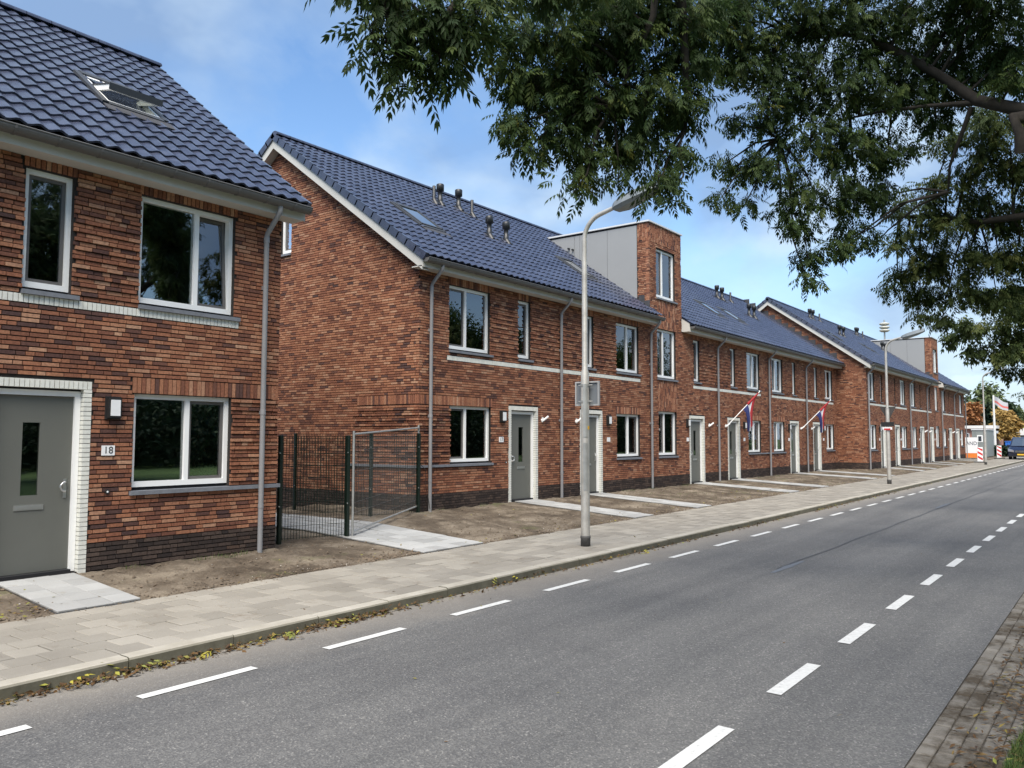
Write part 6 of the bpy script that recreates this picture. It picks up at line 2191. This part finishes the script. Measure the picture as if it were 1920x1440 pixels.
# low flat-roofed building with white fascia
X1 = 108.0
a = at_x(1800, 862, X1); b = at_x(1864, 862, X1); c = at_x(1830, 798, X1); d_ = at_x(1830, 803.5, X1)
root = empty('low_building', (X1, (a[1]+b[1])/2, 0)); tag(root, 'low salmon brick building with a white flat roof edge', 'building')
mb = MB(); mb.box(X1, X1+12, b[1], a[1]+3, -0.1, d_[2]); mb.build('wall', M_SALMON, root)
mb = MB(); mb.box(X1-0.5, X1+12.5, b[1]-0.4, a[1]+3.4, d_[2], c[2]); mb.build('roof_edge', M_WALLW, root)
for (p0_, p1_, q0, q1) in ((1812, 1818, 812, 828), (1850, 1855, 814, 826)):
    u = at_x(p0_, q0, X1); v = at_x(p1_, q1, X1)
    mb = MB(); mb.box(X1-0.04, X1-0.005, v[1], u[1], v[2], u[2]); wf = mb.build('window', M_WFRAME, root)
    mb = MB(); mb.box(X1-0.06, X1-0.042, v[1]+0.08, u[1]-0.08, v[2]+0.08, u[2]-0.08); mb.build('pane', M_SKYG, wf)
u = at_x(1850, 808, X1); v = at_x(1872, 811, X1)
mb = MB(); mb.box(X1-2.2, X1-0.01, v[1], u[1], v[2]-0.1, u[2]); mb.build('canopy', M_WALLW, root)
for pp in (1857.5, 1866):
    u = at_x(pp, 830, X1-2.0)
    mb = MB(); mb.box(X1-2.1, X1-1.9, u[1]-0.12, u[1]+0.12, -0.1, at_x(pp, 811, X1-2.0)[2]-0.12); mb.build('column', M_WALLW, root)
X2 = 125.0
a = at_x(1864, 862, X2); b = at_x(1990, 862, X2); c = at_x(1900, 803, X2)
root = empty('white_building', (X2, (a[1]+b[1])/2, 0)); tag(root, 'long white flat-roofed building behind the yellow tree and van', 'building')
zc2 = at_x(1900, 816, X2)[2]
mb = MB(); mb.box(X2, X2+10, b[1], a[1], -0.1, zc2); mb.build('wall', M_CAMO, root)
mb = MB(); mb.box(X2-0.3, X2+10, b[1]-0.3, a[1], zc2, c[2]); mb.build('roof_edge', M_WALLW, root)
for (p0_, p1_) in ((1900, 1903), (1905, 1907), (1908, 1913), (1930, 1936)):
    u = at_x(p0_, 811, X2-0.3); v = at_x(p1_, 815, X2-0.3)
    mb = MB(); mb.box(X2-0.36, X2-0.302, v[1], u[1], v[2], u[2]); mb.build('pane', M_BLACK, root)
# blue container
a = at_x(1885, 842, 104.0); b = at_x(1905, 842, 104.0); c = at_x(1890, 828.5, 104.0)
root = empty('skip_container', (104, (a[1]+b[1])/2, 0)); tag(root, 'bright blue container left of the dark van', 'container')
mb = MB(); mb.box(104, 108, b[1], a[1], -0.05, c[2]); mb.build('body', M_BLUE, root)
mb = MB(); mb.box(103.94, 108.06, b[1]-0.06, a[1]+0.06, c[2], c[2]+0.08); mb.build('rim', plain('blue_rim', (0.02, 0.11, 0.42), 0.5), root)
for k_ in range(5):
    yy = b[1]+(a[1]-b[1])*(k_+0.5)/5
    mb = MB(); mb.box(103.95, 103.999, yy-0.04, yy+0.04, 0.0, c[2]-0.02); mb.build('rib', M_BLUE, root)
# low dark hedge and fence around the building
rng = np.random.default_rng(61); n = 2600
a = at_x(1846, 855, 98.0); b = at_x(1896, 855, 98.0)
P = np.column_stack([98+rng.normal(0, 0.4, n), rng.uniform(b[1], a[1], n), rng.uniform(0, 1.0, n)])
V, F = scatter(P, rng.random(n)*6.28, rng.normal(0.2, 0.5, n), rng.normal(size=n)*0.6, rng.uniform(0.18, 0.34, n), LEAF_V*np.array((1, 1.7, 1)), LEAF_F)
root = empty('hedge', (98, (a[1]+b[1])/2, 0)); tag(root, 'low dark hedge in front of the salmon building', 'hedge')
link('foliage', np_mesh('foliage', V, F, np.repeat(rng.random(n)*0.6, 4)), root, M_FDARK)
# flag mast with white and red flag
m0 = at_x(1866.5, 850, 100.0); m1 = at_x(1858.5, 741, 100.0)
root = empty('flag_mast', (100, m0[1], 0)); tag(root, 'tall white flag mast with a white and red flag', 'flag mast')
mb = MB(); mb.tube([(100, m0[1], -0.1), (100, m0[1], m1[2])], [0.14, 0.09], 10); mb.build('mast', M_WALLW, root)
V = []; n_ = 10
for i in range(n_+1):
    for j in range(5):
        f = i/n_; g_ = j/4
        V.append((100-0.2*math.sin(f*5), m0[1]-0.1-1.2*f, m1[2]-0.15-0.75*f-0.9*g_+0.08*math.sin(f*7+g_)))
for nm, mat, j0, j1 in (('flag_top', M_FWHITE, 0, 2), ('flag_middle', plain('flag_pale_red', (0.62, 0.16, 0.14), 0.8), 2, 3), ('flag_bottom', M_FWHITE, 3, 4)):
    mb = MB()
    mb.add(V, [(i*5+j, (i+1)*5+j, (i+1)*5+j+1, i*5+j+1) for i in range(n_) for j in range(j0, j1)], 0, True)
    mb.build(nm, mat, root)
# warning siren behind the far row
s0 = pix(1658, 605, 95)
root = empty('warning_siren', (s0[0], s0[1], 0)); tag(root, 'cream warning siren of three stacked discs behind the far roof', 'siren')
mb = MB(); mb.tube([(s0[0], s0[1], -0.1), (s0[0], s0[1], 14.3)], [0.16, 0.08], 10); mb.build('mast', M_GALV, root)
for py in (608, 614.5, 620.5):
    zc2 = pix(1658, py, 95)[2]
    mb = MB(); mb.lathe(s0[0], s0[1], [(0.05, zc2-0.17), (0.35, zc2-0.12), (0.52, zc2+0.0), (0.50, zc2+0.08), (0.30, zc2+0.15), (0.05, zc2+0.17)], 18); mb.build('disc', M_SIREN, root)

# dark blue people carrier, seen from the front
def van(x, y, label):
    z = gz(x)-0.06
    root = empty('van', (x, y, z)); tag(root, label, 'van')
    w2 = 0.93
    prof = [(0.0, 0.30), (-0.02, 0.62), (0.05, 0.85), (0.30, 0.98), (1.05, 1.10), (1.95, 1.78), (2.3, 1.86), (4.5, 1.86), (4.75, 1.70), (4.85, 0.95), (4.85, 0.32)]
    # body in stations across the width, narrower at the roof
    V = []; F = []
    ws = [(-1.0, 0.0), (-0.92, 0.03), (0.92, 0.03), (1.0, 0.0)]
    n_ = len(prof)
    for (u, up_) in ws:
        for (px_, pz) in prof:
            t_ = max(0.0, (pz-1.0)/0.86)
            yy = u*w2*(1-0.16*t_)
            bow = 0.16*(abs(u)**3) if px_ < 0.4 else 0.06*(abs(u)**3)
            V.append((x+px_+bow, y+yy, z+pz+up_*(1 if pz > 1.5 else 0.3)))
    for k_ in range(3):
        for i in range(n_):
            j = (i+1) % n_
            F.append((k_*n_+i, k_*n_+j, (k_+1)*n_+j, (k_+1)*n_+i))
    F += [tuple(range(n_-1, -1, -1)), tuple(range(3*n_, 4*n_))]
    mb = MB(); mb.add(V, F); mb.build('body', M_NAVY, root)
    gl_ = MB()
    def ws_(t_, u, o_=0.014): return (x+1.10+0.80*t_-o_*0.7+0.05*abs(u)**3, y+u*w2*(1-0.16*((0.12+0.66*t_)/0.86))*0.86, z+1.14+0.62*t_+o_+0.02)
    gl_.add([ws_(0, -1), ws_(0, 0), ws_(0, 1), ws_(1, 1), ws_(1, 0), ws_(1, -1)], [(0, 1, 4, 5), (1, 2, 3, 4)])
    gl_.build('windscreen', M_SKYG, root)
    for sg in (-1, 1):
        sw = MB()
        yy = y+sg*(w2*0.93)
        sw.add([(x+1.45, yy+sg*0.01, z+1.12), (x+4.5, yy+sg*0.01, z+1.12), (x+4.4, yy-sg*0.085, z+1.70), (x+2.05, yy-sg*0.085, z+1.70)], [(0, 1, 2, 3)])
        sw.build('side_window', M_SKYG, root)
        hl = MB()
        hl.add([(x+0.10, y+sg*0.90, z+0.72), (x-0.02, y+sg*0.48, z+0.66), (x+0.04, y+sg*0.52, z+0.84), (x+0.30, y+sg*0.92, z+0.96)], [(0, 1, 2, 3)])
        hl.add([(x+0.08, y+sg*0.91, z+0.72), (x-0.04, y+sg*0.48, z+0.66), (x+0.02, y+sg*0.52, z+0.84), (x+0.28, y+sg*0.93, z+0.96)], [(0, 1, 2, 3)])
        hl.build('headlight', M_CHROME, root)
        mr_ = MB(); mr_.rbox(x+1.35, x+1.50, y+sg*1.02-0.11, y+sg*1.02+0.11, z+1.08, z+1.26, 0.03); mr_.build('mirror', M_NAVY, root)
        for wx in (0.85, 3.9):
            ty = MB(); ty.tube([(x+wx, y+sg*0.72, z+0.33), (x+wx, y+sg*0.93, z+0.33)], 0.33, 20); t_ = ty.build('tyre', M_TYRE, root)
            rm = MB(); rm.tube([(x+wx, y+sg*0.925, z+0.33), (x+wx, y+sg*0.945, z+0.33)], 0.20, 16); rm.build('rim', M_GALV, t_)
    gr = MB(); gr.box(x-0.045, x-0.01, y-0.42, y+0.42, z+0.64, z+0.80); g_ = gr.build('grille', M_BLACK, root)
    for k_ in range(3):
        b_ = MB(); b_.box(x-0.056, x-0.046, y-0.40, y+0.40, z+0.66+0.05*k_, z+0.675+0.05*k_); b_.build('slat', M_CHROME, g_)
    bp2 = MB(); bp2.box(x-0.06, x-0.021, y-0.26, y+0.26, z+0.42, z+0.53); bp2.build('plate', M_YELLOW, root)
    bu = MB(); bu.box(x-0.045, x-0.015, y-0.80, y+0.80, z+0.30, z+0.40); bu.build('bumper_grille', M_BLACK, root)
van(78.0, -3.60, 'dark blue people carrier cut by the right edge of the picture')

# ------------------------------------------------------------------ fallen leaves, weeds, grass
rng = np.random.default_rng(77)
n = 5200
xs = rng.gamma(1.2, 9.0, n)+0.6
xs = np.where(xs > 80, rng.random(n)*60, xs)
dens = 0.5+0.5*np.sin(xs*1.7)*np.sin(xs*0.6+1)
keep = rng.random(n) < np.clip(0.30+0.7*dens, 0, 1)*np.where((xs > 6.5) & (xs < 22), 0.30, 1.0)
xs = xs[keep]; n = len(xs)
ys = -3.975-np.abs(rng.normal(0, 0.065, n))
zs_ = np.array([rz(a, b) for a, b in zip(xs, ys)])+rng.random(n)*0.045*np.clip(1-(-3.975-ys)/0.15, 0, 1)+0.008
V1, F1 = scatter(np.column_stack([xs, ys, zs_]), rng.random(n)*6.28, rng.normal(0, 0.35, n), rng.normal(size=n)*0.5, rng.uniform(0.03, 0.075, n), LEAF_V*np.array((1, 1.5, 1)), LEAF_F)
t1 = rng.beta(1.2, 1.6, n)
n2 = 900
xs = rng.uniform(2.4, 40, n2); ys = np.where(rng.random(n2) < 0.6, rng.normal(-1.6, 0.25, n2), rng.uniform(-3.7, 1.4, n2))
k_ = rng.random(n2) < 0.4
xs[k_] = rng.normal(3.3, 0.5, k_.sum()); ys[k_] = rng.uniform(-1.6, -0.1, k_.sum())
wy = np.array([wall_y(x) for x in xs]); ok = (ys < wy-0.1) & (ys > -3.75) & ~((xs > 3.95) & (xs < 4.95) & (rng.random(n2) < 0.8)) & ~((ys < -1.75) & (rng.random(n2) < 0.75))
xs, ys = xs[ok], ys[ok]; n2 = len(xs)
zs_ = np.array([(soil_z(a, b)+0.035 if b > -1.69 else gz(a)+0.008) for a, b in zip(xs, ys)])
V2, F2 = scatter(np.column_stack([xs, ys, zs_]), rng.random(n2)*6.28, rng.normal(0, 0.25, n2), rng.normal(size=n2)*0.35, rng.uniform(0.03, 0.07, n2), LEAF_V*np.array((1, 1.4, 1)), LEAF_F)
t2 = np.clip(rng.beta(2.2, 1.2, n2), 0, 1)
n3 = 3800
xs = rng.uniform(4, 20, n3); ys = -9.75-np.abs(rng.normal(0.35, 0.22, n3)); zs_ = np.array([gz(a)-0.10 for a in xs])+rng.random(n3)*0.015
V3, F3 = scatter(np.column_stack([xs, ys, zs_]), rng.random(n3)*6.28, rng.normal(0, 0.25, n3), rng.normal(size=n3)*0.4, rng.uniform(0.03, 0.09, n3), LEAF_V*np.array((1, 0.8, 1)), LEAF_F)
t3 = rng.beta(1.3, 2.2, n3)
n4 = 60
xs = rng.uniform(3, 30, n4); ys = rng.uniform(-9.4, -4.2, n4); zs_ = np.array([rz(a, b)+0.008 for a, b in zip(xs, ys)])
V4, F4 = scatter(np.column_stack([xs, ys, zs_]), rng.random(n4)*6.28, rng.normal(0, 0.2, n4), rng.normal(size=n4)*0.3, rng.uniform(0.02, 0.05, n4), LEAF_V, LEAF_F)
V = np.concatenate([V1, V2, V3, V4]); F = np.concatenate([F1, F2+len(V1), F3+len(V1)+len(V2), F4+len(V1)+len(V2)+len(V3)])
o = link('fallen_leaves', np_mesh('fallen_leaves', V, F, np.concatenate([np.repeat(t1, 4), np.repeat(t2, 4), np.repeat(t3, 4), np.repeat(rng.random(n4), 4)])), None, M_LITTER)
tag(o, 'brown and yellow fallen leaves in the gutter and gardens', 'leaves', kind='stuff')
# fresh yellow-green ash sprigs dropped by the kerb
SPR = compound(3, 0.16, 0.07, 1.1)
sx_ = [1.9, 2.5, 3.05, 3.5, 3.62, 4.3, 5.05, 5.2, 5.32, 5.7, 8.4, 9.0, 12.6, 12.8]
P = np.array([(x, -3.99-0.05*R.random(), rz(x, -4.0)+0.04) for x in sx_])
n = len(P)
V, F = scatter(P, np.array([R.random()*6.28 for _ in P]), np.array([R.uniform(-0.7, 0.0) for _ in P]), np.array([R.gauss(0, 0.4) for _ in P]), np.array([R.uniform(0.8, 1.2) for _ in P]), *SPR)
o = link('leaf_sprigs', np_mesh('leaf_sprigs', V, F, np.repeat(NR.uniform(0.86, 1.0, n), len(SPR[1]))), None, M_LITTER)
tag(o, 'yellow-green ash sprigs lying against the kerb', 'sprigs', kind='stuff')
# grass: tufts by the walls and on the near verge
def blades(P, hgt, rng):
    n = len(P)
    T = np.array([(0, -0.5, 0), (0, 0.5, 0), (0.10, 0.3, 0.55), (0.10, -0.3, 0.55), (0.38, 0, 1.0)])
    yaw = rng.random(n)*6.28
    c_, s_ = np.cos(yaw), np.sin(yaw)
    h_ = hgt*rng.uniform(0.5, 1.2, n)
    lx = T[None, :, 0]*h_[:, None]*rng.uniform(0.4, 1.6, n)[:, None]; ly = T[None, :, 1]*0.006*np.ones((n, 1))
    V = np.stack([P[:, None, 0]+lx*c_[:, None]-ly*s_[:, None], P[:, None, 1]+lx*s_[:, None]+ly*c_[:, None], P[:, None, 2]+T[None, :, 2]*h_[:, None]], -1).reshape(-1, 3)
    f1 = np.arange(n)[:, None]*5+np.array((0, 1, 2))[None]; f2 = np.arange(n)[:, None]*5+np.array((0, 2, 3))[None]; f3 = np.arange(n)[:, None]*5+np.array((3, 2, 4))[None]
    return V, np.concatenate([f1, f2, f3])
n = 9000
xs = rng.uniform(4.5, 16, n); ys = -10.50-np.abs(rng.normal(0, 0.5, n)); zs_ = np.array([gz(a) for a in xs])-0.16
xs[:3200] = rng.uniform(5.2, 6.9, 3200); ys[:3200] = -10.04-np.abs(rng.normal(0, 0.14, 3200))-np.clip(xs[:3200]-6.1, 0, 1)*0.10
zs_ = np.array([gz(a) for a in xs])-0.13
V1, F1 = blades(np.column_stack([xs, ys, zs_]), 0.08, rng)
tuft = [(6.6, -0.12), (6.9, -0.10), (7.3, -0.08), (5.6, -0.08), (7.0, -0.2), (13.6, yB-0.12), (15.2, yB-0.1), (21.9, yB-0.12), (22.4, yB-0.15), (23.7, yB-0.14), (26.1, yB-0.15), (26.4, yB-0.2), (33, yB-0.2), (35, yB-0.3)]
tp_ = []
for (a, b) in tuft:
    for _ in range(26): tp_.append((a+R.gauss(0, 0.09), b-abs(R.gauss(0, 0.05)), soil_z(a, b)))
for _ in range(500):
    a = R.uniform(20, 77); wy = yB if a < 45.4 else yC; b = R.uniform(-1.6, wy-0.05)
    for _k in range(5): tp_.append((a+R.gauss(0, 0.1), b+R.gauss(0, 0.1), soil_z(a, b)))
V2, F2 = blades(np.array(tp_), 0.07, rng)
V = np.concatenate([V1, V2]); F = np.concatenate([F1, F2+len(V1)])
o = link('grass', np_mesh('grass', V, F, rng.random(len(F))), None, M_GRASSB)
tag(o, 'short green grass and weeds on the verge and along the house walls', 'grass', kind='stuff')
bpy.context.view_layer.update()
